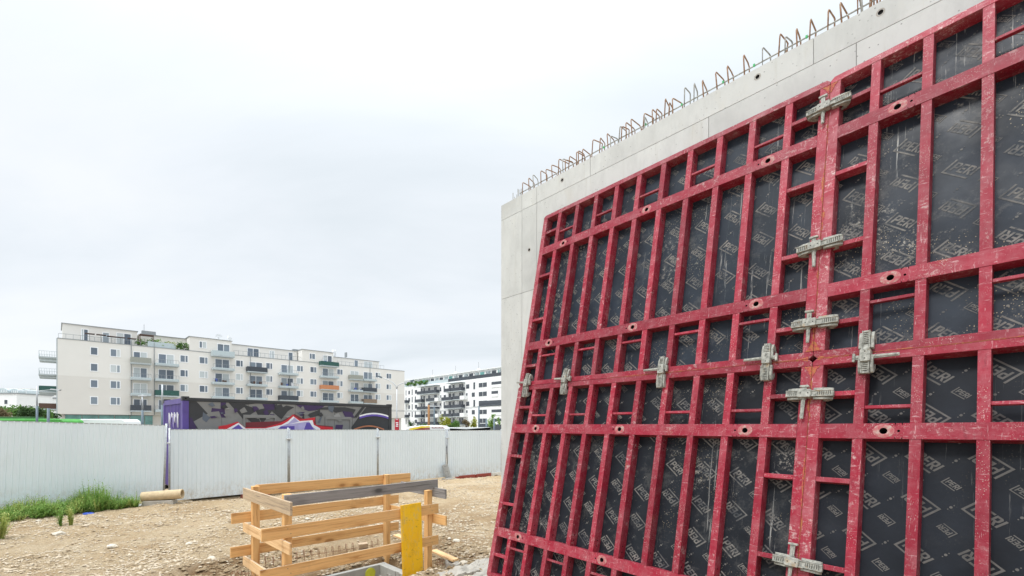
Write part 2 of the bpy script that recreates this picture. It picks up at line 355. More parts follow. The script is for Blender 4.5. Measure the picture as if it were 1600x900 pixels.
def ground_h(x, y, fine=True):
    h = base_h(x, y); s, d = fence_coord(x, y)
    amp = sstep(.0, 1.0, d)
    h += amp * .028 * (math.sin(d * 4.4 + .5 * math.sin(s * .8)) * sstep(2.0, 2.6, d) * sstep(5.2, 4.4, d)) * (.6 + .6 * noise.noise((s * .6, d, 2)))
    h += amp * .055 * noise.noise((x * .9, y * .9, 3)) + amp * .03 * noise.noise((x * 3, y * 3, 8))
    if fine:
        h += (.004 + amp * .014) * noise.noise((x * 9, y * 9, 1)) + (.003 + .007 * amp) * noise.noise((x * 22, y * 22, 5))
    q = Vector((x, y)) - PIT; u = q.dot(E1); v = q.dot(E2)
    # trench dug round the shaft
    du = max(-.25 - u, u - (PL + .75), 0); dv = max(-1.0 - v, v - (PW - .05), 0); dd = math.hypot(du, dv)
    dig = 1 - sstep(0, .45, dd)
    if dd < .6:
        inside = 1 - sstep(0.0, .12, max(-.02 - u, u - (PL - .10), .10 - v, v - (PW - .05), 0))
        h -= dig * (.10 + .05 * noise.noise((x * 4, y * 4, 2))); h -= inside * .9
    near = math.exp(-((x + 2.3) ** 2 + (y - 6.8) ** 2) / 5.0) + .25
    h += near * (.035 * noise.noise((x * 2.6, y * 2.6, 21)) + .028 * noise.noise((x * 6, y * 6, 31)) + .012 * noise.noise((x * 14, y * 14, 41)))
    # spoil heaps left and right of the pit
    for hx, hy, hr, hh in ((-4.6, 6.6, .55, .10), (-1.0, 6.0, .55, .10), (-.9, 7.2, .5, .07), (-2.2, 5.2, .6, .05)):
        h += hh * math.exp(-((x - hx) ** 2 + (y - hy) ** 2) / hr ** 2) * (1 + .5 * noise.noise((x * 5, y * 5, 0)))
    return h

def grid_patch(name, x0, x1, y0, y1, st, hf):
    nx = int(round((x1 - x0) / st)); ny = int(round((y1 - y0) / st)); vs = []
    for j in range(ny + 1):
        for i in range(nx + 1):
            x = x0 + i * st; y = y0 + j * st; vs.append((x, y, hf(x, y)))
    fs = [(j * (nx + 1) + i, j * (nx + 1) + i + 1, (j + 1) * (nx + 1) + i + 1, (j + 1) * (nx + 1) + i) for j in range(ny) for i in range(nx)]
    return vs, fs
vs, fs = grid_patch('ground', -17, 11, -4, 26, .075, ground_h)
nx_, ny_ = 374, 401
def skirt(vs, x0, x1, y0, y1):
    for i, (x, y, z) in enumerate(vs):
        e = min(x - x0, x1 - x, y - y0, y1 - y)
        if e < 1.5: t = sstep(0, 1.5, e); vs[i] = (x, y, z * t + (-.05) * (1 - t))
X1 = max(v[0] for v in vs); Y1 = max(v[1] for v in vs)
skirt(vs, -17, X1, -4, Y1)
o = len(vs); B = 2500
ring = [(-17, -4), (X1, -4), (X1, Y1), (-17, Y1)]; big = [(-B, -B), (B, -B), (B, B), (-B, B)]
vs += [(x, y, -.05) for x, y in ring] + [(x, y, -.05) for x, y in big]
fs += [(o + i, o + (i + 1) % 4, o + 4 + (i + 1) % 4, o + 4 + i) for i in range(4)]
me = bpy.data.meshes.new('ground'); me.from_pydata(vs, [], fs); me.materials.append(M['sand']); me.materials.append(M['far_ground'])
me.polygons.foreach_set('material_index', [0] * (len(fs) - 4) + [1] * 4); me.shade_smooth()
at = me.attributes.new('damp', 'FLOAT', 'POINT')
def damp(x, y):
    p = max(math.exp(-((x + 1.1) ** 2 + (y - 7.3) ** 2) / 1.1), math.exp(-((x + 4.1) ** 2 + (y - 6.5) ** 2) / .55), math.exp(-((x + 2.4) ** 2 + (y - 7.2) ** 2) / .9), .42 * math.exp(-((x + 2.0) ** 2 + (y - 9.5) ** 2) / 6))
    return max(0, min(1, p * (1.15 + 1.5 * noise.noise((x * 2.2, y * 2.2, 17)) + .8 * noise.noise((x * 7, y * 7, 19)))))
at.data.foreach_set('value', [damp(v[0], v[1]) for v in vs])
tag(link('ground', me), 'sandy gravel yard of the building site', None, None, 'structure')
rd = MB()
rd.add([(-160, 34, -.03), (140, 34, -.03), (140, 47, -.03), (-160, 47, -.03)], [(0, 1, 2, 3)], 'asphalt')
tag(rd.obj('road'), 'asphalt road behind the site fence', None, None, 'structure')

# pebbles: one joined mesh
rs = random.Random(3)
ico = [(0, 0, 1), (.9, 0, .25), (.28, .85, .25), (-.72, .53, .25), (-.72, -.53, .25), (.28, -.85, .25), (0, 0, -.5)]
icf = [(0, 1, 2), (0, 2, 3), (0, 3, 4), (0, 4, 5), (0, 5, 1), (6, 2, 1), (6, 3, 2), (6, 4, 3), (6, 5, 4), (6, 1, 5)]
pv = []; pf = []; placed = 0
while placed < 52000:
    y = 4.6 + 14.5 * rs.random() ** 1.5; x = -y * 1.2 + rs.random() * (y * 1.2 + 1.2)
    s_, d_ = fence_coord(x, y)
    if d_ < .25 or x > 1.0: continue
    dens = noise.noise((x * .8, y * .8, 11)) + .6 * noise.noise((x * 2.5, y * 2.5, 4))
    if rs.random() > .45 + .9 * dens: continue
    q = Vector((x, y)) - PIT; u = q.dot(E1); v = q.dot(E2)
    if -.1 < u < PL + .05 and 0 < v < PW: continue
    r = .007 + .020 * rs.random() ** 3.5 + (.022 * rs.random() if rs.random() < .010 else 0)
    if y > 9: r *= 1.25
    z = ground_h(x, y) + r * .15; a = rs.random() * 6.28; ca, sa = math.cos(a), math.sin(a); sx, sy, sz = 1 + rs.random() * .6, .7 + rs.random() * .4, .5 + rs.random() * .4
    o = len(pv)
    for px, py, pz in ico:
        j = .8 + .4 * rs.random(); X, Y = px * sx * r * j, py * sy * r * j
        pv.append((x + X * ca - Y * sa, y + X * sa + Y * ca, z + pz * sz * r * j))
    pf += [tuple(i + o for i in f) for f in icf]; placed += 1
me = bpy.data.meshes.new('gravel'); me.from_pydata(pv, [], pf); me.materials.append(M['stone_mix'])
tag(link('gravel', me), 'loose gravel strewn over the sandy yard', 'gravel', None, 'stuff')

rs = random.Random(9); pv = []; pf = []; placed = 0
while placed < 3600:
    x = rs.gauss(-2.3, 1.5); y = rs.gauss(6.9, 1.1)
    if x > .3 or y < 4.6 or fence_coord(x, y)[1] < .5: continue
    q = Vector((x, y)) - PIT; u = q.dot(E1); v = q.dot(E2)
    if -.05 < u < PL and .05 < v < PW: continue
    dens = noise.noise((x * 1.1, y * 1.1, 51)) + .5 * noise.noise((x * 3, y * 3, 4)) + .5 * math.exp(-min((x + 1.0) ** 2 + (y - 7.0) ** 2, (x + 4.3) ** 2 + (y - 6.3) ** 2) / .5)
    if rs.random() > .15 + 1.1 * dens: continue
    r = .012 + .035 * rs.random() ** 3; z = ground_h(x, y) + r * .1; a = rs.random() * 6.28; ca, sa = math.cos(a), math.sin(a); o = len(pv)
    for px, py, pz_ in ico:
        j = .7 + .6 * rs.random(); X, Y = px * r * j * 1.2, py * r * j; pv.append((x + X * ca - Y * sa, y + X * sa + Y * ca, z + pz_ * .75 * r * j))
    pf += [tuple(i + o for i in f) for f in icf]; placed += 1
me = bpy.data.meshes.new('soil_clods'); me.from_pydata(pv, [], pf); me.materials.append(M['sand'])
tag(link('soil_clods', me), 'crumbled soil clods dug out around the pit', 'soil', None, 'stuff')

def rock(px, py, r, label, mat='pale_stone', cat='stone', name='stone', flat=.6):
    # walk the viewing ray to the ground
    k = (px - 800) / F; g = (664 - py) / F; d = 4.0
    while EYE + g * d > ground_h(k * d, d, False) and d < 25: d += .02
    x, y = k * d, d; bm = bmesh.new(); bmesh.ops.create_icosphere(bm, subdivisions=2, radius=r)
    for v in bm.verts:
        n_ = noise.noise(v.co * (1.4 / r) + Vector((px, py, 0))); v.co *= 1 + .35 * n_; v.co.z *= flat; v.co.x *= 1.25
    me = bpy.data.meshes.new(name); bm.to_mesh(me); bm.free(); me.materials.append(M[mat])
    ob = link(name, me); ob.location = (x, y, ground_h(x, y) + r * flat * .35); ob.rotation_euler.z = px; tag(ob, label, cat, 'larger stones on the sand' if cat == 'stone' else None); return ob

# ---------------------------------------------------------------- concrete wall
WH = R(42.6); WD = 4.72
wd = Vector((-math.sin(WH), math.cos(WH))); wn = Vector((math.cos(WH), math.sin(WH)))
y_end = 7.17; x_end = (783 - 800) / F * y_end
wall = thing('concrete_wall', 'tall pale fair-faced concrete wall with rebar loops along its top behind the red formwork', 'wall',
             frame_mat((x_end, y_end, 0), (-wd.x, -wd.y, 0), (wn.x, wn.y, 0), (0, 0, 1)))   # x towards camera, y into the wall, z up
WT = 3.46 + EYE; WL = 11.0; TH = .32
def hole_cell(mb, cx, cz, w_, h_, r, depth, mat, dmat, y=0, n=16, axis='y'):
    """rectangle w_ x h_ with a round blind hole, plane y = const (outward is -y)"""
    sq = []
    for k in range(n):
        a = 2 * math.pi * (k + .5) / n; c, s = math.cos(a), math.sin(a); m = max(abs(c), abs(s)); sq.append((cx + c / m * w_ / 2, cz + s / m * h_ / 2))
    # exact corners
    ci = [(cx + r * math.cos(2 * math.pi * (k + .5) / n), cz + r * math.sin(2 * math.pi * (k + .5) / n)) for k in range(n)]
    ck = [((cx - (1 if k in (n * 3 // 8, n * 5 // 8) else 0)), 0) for k in range(n)]
    v = [(a, y, b_) for a, b_ in sq] + [(a, y, b_) for a, b_ in ci] + [(cx + (a - cx) * .8, y + depth, cz + (b_ - cz) * .8) for a, b_ in ci]
    mb.add(v, [(k, (k + 1) % n, n + (k + 1) % n, n + k) for k in range(n)], mat)
    o = len(mb.v) - 3 * n
    mb.f += [(o + n + k, o + n + (k + 1) % n, o + 2 * n + (k + 1) % n, o + 2 * n + k) for k in range(n)] + [tuple(o + 2 * n + k for k in range(n))]
    mb.mi += [mb._m(dmat)] * (n + 1)
    # corner triangles
    for sx in (-1, 1):
        for sz in (-1, 1):
            c = (cx + sx * w_ / 2, y, cz + sz * h_ / 2)
            near = sorted(range(n), key=lambda k: (sq[k][0] - c[0]) ** 2 + (sq[k][1] - c[2]) ** 2)[:2]
            if min((sq[k][0] - c[0]) ** 2 + (sq[k][1] - c[2]) ** 2 for k in near) > 1e-10:
                mb.add([c, (sq[near[0]][0], y, sq[near[0]][1]), (sq[near[1]][0], y, sq[near[1]][1])], [(0, 1, 2)], mat)
core = MB(); core.box(0, WL, .012, TH, -.3, WT - .002, 'fair_concrete'); core.obj('wall_core', wall)
# formwork imprints: cast panels 12 mm proud of the joint lines
J1 = 3.22 + EYE; J2 = 1.98 + EYE
def imprint(x0, x1, z0, z1, holes=()):
    g = .0028; mb = MB(); x0 += g; x1 -= g; z0 += g; z1 -= g; hs = sorted(h for h in holes if x0 < h[0] < x1 and z0 < h[1] < z1)
    s = .05; cur = x0
    rect = lambda a, b_, c, d: mb.add([(a, 0, c), (b_, 0, c), (b_, 0, d), (a, 0, d)], [(0, 1, 2, 3)], 'fair_concrete') if b_ > a and d > c else None
    for hx, hz in hs:
        rect(cur, hx - s, z0, z1); rect(hx - s, hx + s, z0, hz - s); rect(hx - s, hx + s, hz + s, z1)
        hole_cell(mb, hx, hz, 2 * s, 2 * s, .019, .011, 'fair_concrete', 'dark_hole'); cur = hx + s
    rect(cur, x1, z0, z1)
    for a, b_, c, d in ((x0, z0, x1, z0), (x1, z0, x1, z1), (x1, z1, x0, z1), (x0, z1, x0, z0)):
        mb.add([(a, 0, b_), (c, 0, d), (c, .0115, d), (a, .0115, b_)], [(0, 1, 2, 3)], 'fair_concrete')
    return mb.obj('cast_panel', wall)
holes = [(1.27, 3.36 + EYE), (3.765, 3.37 + EYE), (4.70, 3.37 + EYE), (.628, 2.585 + EYE), (5.9, 3.37 + EYE), (.628, 1.2 + EYE), (2.2, 2.6 + EYE), (5.3, 2.7 + EYE)]
top_x = [0, .474, .784, 1.75, 4.23, 5.6, 8.1, WL]; low_x = [0, .474, .784, 3.29, 4.54, 7.04, WL]
for a, b_ in zip(top_x, top_x[1:]): imprint(a, b_, J1, WT, holes)
for z0, z1 in ((J2, J1), (-.3, J2)):
    for a, b_ in zip(low_x, low_x[1:]): imprint(a, b_, z0, z1, holes)
# rings round the cast cone holes
for hx, hz in holes[:4]:
    mb = MB(); n = 18
    v = [(hx + r_ * math.cos(6.2832 * k / n), y_, hz + r_ * math.sin(6.2832 * k / n)) for r_, y_ in ((.030, -.0015), (.022, -.0015)) for k in range(n)]
    mb.add(v, [(k, (k + 1) % n, n + (k + 1) % n, n + k) for k in range(n)], 'site_concrete'); mb.obj('cone_ring', wall)
# rebar: hairpin loops
rl = random.Random(21)
def hairpin(x, hgt, wid, lean, skew, hook=0):
    y0 = .06; y1 = y0 + wid; zt = WT + hgt; c_ = .022
    pts = [(x, y0, WT - .05), (x + lean, y0, zt - c_), (x + lean + .002, y0 + .006, zt - .006), (x + lean + skew * .15, y0 + c_, zt), (x + lean + skew * .85, y1 - c_, zt - .004), (x + lean + skew, y1 - .005, zt - .012), (x + lean * .6 + skew, y1, zt - c_ - .012), (x + skew, y1, WT + (.09 if hook else -.05))]
    mb = MB(); mb.tube(pts, .0068, 6, 'rebar_rust' if rl.random() < .7 else 'rebar_grey'); return mb.obj('rebar_loop', wall, smooth=True)
xx = .42; i = 0
while xx < 9.5:
    hairpin(xx, .215 + .05 * rl.random(), .13 + .07 * rl.random(), (rl.random() - .5) * .05, (rl.random() - .5) * .09, hook=(i % 9 == 5))
    if rl.random() < .5: hairpin(xx + .03 + .03 * rl.random(), .18 + .05 * rl.random(), .12, (rl.random() - .5) * .05, (rl.random() - .5) * .08)
    xx += .085 + .08 * rl.random(); i += 1
for k in range(9):
    mb = MB(); x = .08 + .035 * k; y = .05 + .2 * rl.random(); mb.box(x, x + .012, y, y + .004, WT - .02, WT + .14 + .05 * rl.random(), 'rebar_grey'); mb.obj('steel_strip', wall)
for y_, z_, xs in ((.075, .095, .35), (.235, .085, .5)):
    mb = MB(); mb.tube([(xs + k * .6, y_ + .006 * rl.random(), WT + z_ + .012 * (rl.random() - .5)) for k in range(16)], .0072, 6, 'rebar_grey'); mb.obj('long_rebar', wall, smooth=True)
for x in (1.9, 2.5, 2.95, 3.4, 3.7, 4.15, 5.05, 5.6):
    mb = MB(); mb.box(x, x + .016, .066, .086, WT + .085, WT + .105, 'green_tag'); mb.obj('tie_tag', wall)
for k in range(8):   # single stub bars
    x = .9 + k * .75 + .2 * rl.random(); mb = MB(); mb.tube([(x, .1, WT - .04), (x + .01, .1, WT + .06 + .06 * rl.random())], .0055, 6, 'rebar_rust'); mb.obj('rebar_stub', wall)

# ---------------------------------------------------------------- formwork panels
def pbasis(th, roll, tilt):
    d = Vector((-math.sin(th) * math.cos(roll), math.cos(th) * math.cos(roll), math.sin(roll)))
    n = Vector((math.cos(th), math.sin(th), 0)); up = d.cross(n); up.normalize()
    if up.z < 0: up = -up
    n = up.cross(d).normalized()
    if n.dot(Vector((math.cos(th), math.sin(th), 0))) < 0: n = -n
    return -d, (up * math.cos(tilt) + n * math.sin(tilt)).normalized()
CX = Vector((2.270, 3.429, EYE + .499))                       # crossing point of the two joints
THL, THR, RO = R(41.4), R(39.0), R(0.0)
PWID, PHEI = 3.30, 2.40
xl, ul_u = pbasis(THL, RO, R(11.4)); _, ul_l = pbasis(THL, RO, R(12.9))
xr, ur_u = pbasis(THR, RO, R(11.4)); _, ur_l = pbasis(THR, RO, R(12.9))
ur_u, ur_l = ul_u, ul_l
xr_u = (xr - ul_u * xr.dot(ul_u)).normalized(); xr_l = (xr - ul_l * xr.dot(ul_l)).normalized()
def mk(o, ex, up): return frame_mat(o, ex, up, ex.cross(up))
gap = .003
MUL = mk(CX - xl * (PWID + gap / 2) + ul_u * gap / 2, xl, ul_u)
MUR = mk(CX + xr_u * gap / 2 + ur_u * gap / 2, xr_u, ur_u)
MLL = mk(CX - xl * (PWID + gap / 2) - ul_l * (PHEI + gap / 2), xl, ul_l)
MLR = mk(CX + xr_l * gap / 2 - ur_l * (PHEI + gap / 2), xr_l, ur_l)

DP = .105
cache = {}
def rib_mesh(ln):
    key = ('rib', round(ln, 3))
    if key not in cache:
        mb = MB(); mb.box(-.028, .028, -ln / 2, ln / 2, -DP, -.003, 'red_paint')
        for sgn in (-1, 1):
            for dy in (.06, .115):
                y = sgn * (ln / 2 - dy)
                for sx in (-1, 1):
                    n = 8; x = sx * .0283
                    mb.add([(x, y + .0075 * math.cos(6.2832 * k / n), -.052 + .0075 * math.sin(6.2832 * k / n)) for k in range(n)], [tuple(range(n))], 'dark_hole')
        cache[key] = mb.mesh('rib')
    return cache[key]
def bar_mesh(ln, hh, z0):
    key = ('bar', round(ln, 3), hh, z0)
    if key not in cache:
        mb = MB(); mb.box(-ln / 2, ln / 2, -hh / 2, hh / 2, z0 - (.085 if hh > .025 else .03), z0, 'red_paint'); cache[key] = mb.mesh('cross_bar', .002)
    return cache[key]
def beam_mesh(flip):
    key = ('beam', flip)
    if key not in cache:
        mb = MB(); x0, x1, h = .07, PWID - .07, .052; cur = x0
        rect = lambda a, b_, c, d: mb.add([(a, 0, c), (b_, 0, c), (b_, 0, d), (a, 0, d)], [(0, 1, 2, 3)], 'red_paint')
        cells = []
        for hx, side in ((.44, 1), (1.65, -1), (2.86, -1)):
            cells += [(hx, .021), (hx + side * .078, .008)]
        for cx, r in sorted(cells):
            hw = .05 if r > .01 else .02
            rect(cur, cx - hw, -h, h); hole_cell(mb, cx, 0, 2 * hw, 2 * h, r, .09 if r > .01 else .03, 'red_paint', 'dark_hole', n=16); cur = cx + hw
        rect(cur, x1, -h, h)
        for v in ([(x0, 0, -h), (x1, 0, -h), (x1, DP, -h), (x0, DP, -h)], [(x0, 0, h), (x1, 0, h), (x1, DP, h), (x0, DP, h)], [(x0, 0, -h), (x0, 0, h), (x0, DP, h), (x0, DP, -h)], [(x1, 0, -h), (x1, 0, h), (x1, DP, h), (x1, DP, -h)]):
            mb.add(v, [(0, 1, 2, 3)], 'red_paint')
        mb.v = [(x, z, -y) for x, y, z in mb.v]     # (x, up, out)
        me = bpy.data.meshes.new('beam'); me.from_pydata(mb.v, [], mb.f)
        for m in mb.mats: me.materials.append(M[m])
        me.polygons.foreach_set('material_index', mb.mi)
        cache[key] = me
    return cache[key]
def collar_mesh():
    if 'col' not in cache:
        mb = MB(); n = 20; rr = ((.046, .0005), (.042, .0015), (.029, .0025), (.0215, .001))
        v = [(r_ * math.cos(6.2832 * k / n) * (1.25 if r_ > .03 else 1), r_ * math.sin(6.2832 * k / n), z) for r_, z in rr for k in range(n)]
        mb.add(v, [(j * n + k, j * n + (k + 1) % n, (j + 1) * n + (k + 1) % n, (j + 1) * n + k) for j in range(3) for k in range(n)], 'collar_worn')
        cache['col'] = mb.mesh('tie_collar', smooth=True)
    return cache['col']

# PERI lettering of the plywood: strokes in units of letter height, no overlapping quads
def logo_polys():
    P = []
    def q(*pts): P.append(pts)
    sh = lambda x, y: (x + .22 * y, y)
    def bar(x0, y0, x1, y1): q(sh(x0, y0), sh(x1, y0), sh(x1, y1), sh(x0, y1))
    x = .42                                                   # P
    bar(x, 0, x + .2, 1)
    bar(x + .2, .82, x + .48, 1); bar(x + .2, .34, x + .48, .52); q(sh(x + .48, .34), sh(x + .62, .46), sh(x + .62, .88), sh(x + .48, 1)); P[-1] = (sh(x + .44, .52), sh(x + .48, .34), sh(x + .64, .46), sh(x + .64, .88), sh(x + .48, 1), sh(x + .44, .82)); P[-3] = (sh(x + .2, .82), sh(x + .44, .82), sh(x + .48, 1), sh(x + .2, 1)); P[-2] = (sh(x + .2, .34), sh(x + .48, .34), sh(x + .44, .52), sh(x + .2, .52))
    x = 1.14                                                  # E
    bar(x, 0, x + .2, 1); bar(x + .2, .82, x + .58, 1); bar(x + .2, .41, x + .52, .59); bar(x + .2, 0, x + .58, .18)
    x = 1.82                                                  # R
    bar(x, 0, x + .2, 1); P.append((sh(x + .2, .82), sh(x + .44, .82), sh(x + .48, 1), sh(x + .2, 1))); P.append((sh(x + .2, .38), sh(x + .48, .38), sh(x + .44, .54), sh(x + .2, .54)))
    P.append((sh(x + .44, .54), sh(x + .48, .38), sh(x + .64, .5), sh(x + .64, .88), sh(x + .48, 1), sh(x + .44, .82)))
    P.append((sh(x + .46, 0), sh(x + .68, 0), sh(x + .46, .375), sh(x + .26, .375)))
    x = 2.56; bar(x, 0, x + .2, 1)                             # I
    # slanted bracket: left bar and long underline
    P.append(((-.10, -.42), (.10, -.42), (.10 + .22 * 1.5, 1.22), (-.10 + .22 * 1.5, 1.22)))
    P.append(((.10, -.42), (2.60, -.42), (2.66, -.25), (.138, -.25)))
    return P
LP = logo_polys()
def print_mesh(seed, mat, missing=0):
    rq = random.Random(seed); mb = MB(); G = .287; ox = rq.random() * .28; oy = rq.random() * .28; tlt = R(-40)
    def put(cx, cy, s, inv):
        a = tlt + (math.pi if inv else 0); c, sn = math.cos(a), math.sin(a)
        for p in LP:
            pts = []
            for x, y in p:
                x = (x - 1.38) * s; y = (y - .45) * s; X, Y = cx + x * c - y * sn, cy + x * sn + y * c
                pts.append((X, Y))
            if all(.03 < X < PWID - .03 and .03 < Y < PHEI - .03 for X, Y in pts): mb.add([(X, Y, -DP + .0018) for X, Y in pts], [tuple(range(len(pts)))], mat)
    for i in range(-1, 13):
        for j in range(-1, 10):
            cx, cy = ox + i * G, oy + j * G; sk = .035 * j
            if rq.random() >= missing: put(cx + sk * .5, cy - .02 * i, .060, (i + j) % 2 == 1)
            if rq.random() >= missing: put(cx + G / 2 + sk * .5, cy + G / 2 - .02 * i, .030, j % 2 == 1)
            for dx, dy in ((G / 2, 0), (0, G / 2)):
                X, Y = cx + dx + sk * .5, cy + dy - .02 * i
                if .05 < X < PWID - .05 and .05 < Y < PHEI - .05:
                    n = 8; mb.add([(X + .008 * math.cos(6.2832 * k / n), Y + .008 * math.sin(6.2832 * k / n), -DP + .0018) for k in range(n)], [tuple(range(n))], mat)
                    for q_ in (-1, 1): mb.add([(X + q_ * .014 - .003, Y + q_ * .012 - .003, -DP + .0018), (X + q_ * .014 + .003, Y + q_ * .012 - .003, -DP + .0018), (X + q_ * .014 + .003, Y + q_ * .012 + .003, -DP + .0018), (X + q_ * .014 - .003, Y + q_ * .012 + .003, -DP + .0018)], [(0, 1, 2, 3)], mat)
    me = bpy.data.meshes.new('printed_lettering'); me.from_pydata(mb.v, [], mb.f); me.materials.append(M[mat]); return me

def formwork(mat4, upper, label, seed, new=False):
    root = thing('formwork_panel', label, 'formwork panel', mat4, group='red formwork panels clamped together')
    e = .055; sw = .070; W_, H_ = PWID, PHEI; ch = .026
    for y0, y1, up_ in ((H_ - e, H_, True), (0, e, False)):
        pts = [(0, y0), (W_, y0), (W_, y1 - ch), (W_ - ch, y1), (ch, y1), (0, y1 - ch)] if up_ else [(ch, 0), (W_ - ch, 0), (W_, ch), (W_, e), (0, e), (0, ch)]
        mb = MB(); mb.prism(pts, -.12, 0, 'z', 'red_paint_dusty' if (up_ and upper) else 'red_paint'); mb.obj('top_rail' if up_ else 'bottom_rail', root, .002)
        for sx in (-1, 1):   # rusty welded corner gusset plates
            c0 = 0 if sx < 0 else W_
            yy = (H_ - e - .004) if up_ else e + .004; q = (yy - .075) if up_ else (yy + .075)
            pg = [(c0 - sx * .002, yy), (c0 - sx * .030, yy), (c0 - sx * .002, q)]
            mb = MB(); mb.prism([(c0 - sx * .004, yy), (c0 - sx * .052, yy), (c0 - sx * .030, yy + (q - yy) * .35), (c0 - sx * .012, yy + (q - yy) * .9), (c0 - sx * .004, q)], -.0004, .0016, 'z', 'rust_edge')
            if (sx > 0 and mat4 in (MUL, MLL)) or (sx < 0 and mat4 in (MUR, MLR)): mb.obj('corner_plate', root)
    for x0 in (0, W_ - sw):
        mb = MB(); mb.box(x0, x0 + sw, e, H_ - e, -.12, -.0015, 'red_paint' if x0 else 'red_paint_dusty'); mb.obj('side_rail', root, .002)
    rr_ = random.Random(seed + 40); seam_x = W_ if seed in (5, 17) else 0; sx = 1 if seam_x == 0 else -1; seam_y = 0 if upper else H_; sy = 1 if seam_y == 0 else -1
    def rust_line(axis, c0, inw, a0, a1, n, wmax, near):
        mb = MB(); top = []; bot = []
        for k in range(n + 1):
            a_ = a0 + (a1 - a0) * k / n; w_ = .0015 + wmax * max(0, noise.noise((a_ * 3.1, seed, axis * 7)) + noise.noise((a_ * 14, seed, axis * 3)) * .7) + .026 * math.exp(-abs(a_ - near) / .07) * rr_.random()
            top.append(a_); bot.append(w_)
        v = []
        for a_, w_ in zip(top, bot): v += [(c0, a_, .0012), (c0 + inw * w_, a_, .0006)] if axis == 0 else [(a_, c0, .0022), (a_, c0 + inw * w_, .0016)]
        mb.add(v, [(2 * k, 2 * k + 1, 2 * k + 3, 2 * k + 2) for k in range(n)], 'rust_edge'); mb.obj('rust_stain', root)
    rust_line(0, seam_x, sx, .06, H_ - .06, 90, .022, seam_y); rust_line(1, seam_y, sy, *( (W_ - 1.9, W_ - .03) if seam_x else (.03, 1.9)), 70, .007, seam_x)
    mb = MB(); mb.box(.02, W_ - .02, .02, H_ - .02, -DP - .018, -DP, 'plywood_new' if new else ('plywood_stained_sky' if seed == 11 else ('plywood_black' if not upper else 'plywood_worn_sky'))); mb.obj('plywood', root)
    pr = link('printed_lettering', print_mesh(seed, 'print_grey_new' if new else 'print_grey', 0 if new else .06), root); pr['kind'] = 'stuff'
    bm_y = (.53, 1.865) if upper else (.55, 1.845)
    for y in bm_y:
        bo = link('beam', beam_mesh(0), root); bo.location = (0, y, 0)
        for hx in (.44, 1.65, 2.86):
            co = link('tie_collar', collar_mesh(), bo); co.location = (hx, 0, 0)
    rows = [(e, bm_y[0] - .052), (bm_y[0] + .052, bm_y[1] - .052), (bm_y[1] + .052, H_ - e)]
    for i in range(1, 11):
        for y0, y1 in rows:
            r_ = link('rib', rib_mesh(y1 - y0), root); r_.location = (i * .3, (y0 + y1) / 2, 0)
    # edge columns
    for xa, xb in ((sw, .272), (3.028, W_ - sw)):
        ys = [(rows[0][0] + rows[0][1]) / 2, bm_y[0] + (bm_y[1] - bm_y[0]) * .27, bm_y[0] + (bm_y[1] - bm_y[0]) * .73, (rows[2][0] + rows[2][1]) / 2]
        for y in ys:
            c_ = link('cross_bar', bar_mesh(xb - xa, .034, -.006), root); c_.location = ((xa + xb) / 2, y, 0)
    for i in (1, 3, 5, 7, 9):
        for y in ((.38, 2.07) if upper else (.40, 2.015)):
            c_ = link('grip_bar', bar_mesh(.244, .022, -.012), root); c_.location = (i * .3 + .15, y, 0)
    return root
formwork(MUL, True, 'red formwork panel leaning at upper left, its top edge below the bare concrete', 5)
formwork(MUR, True, 'red formwork panel at upper right cut off by the picture edge, stained with cement splashes', 11)
formwork(MLL, False, 'red formwork panel at lower left whose foot stands on the sand', 17)
formwork(MLR, False, 'red formwork panel at lower right with the cleanest, newest black plywood', 23, True)

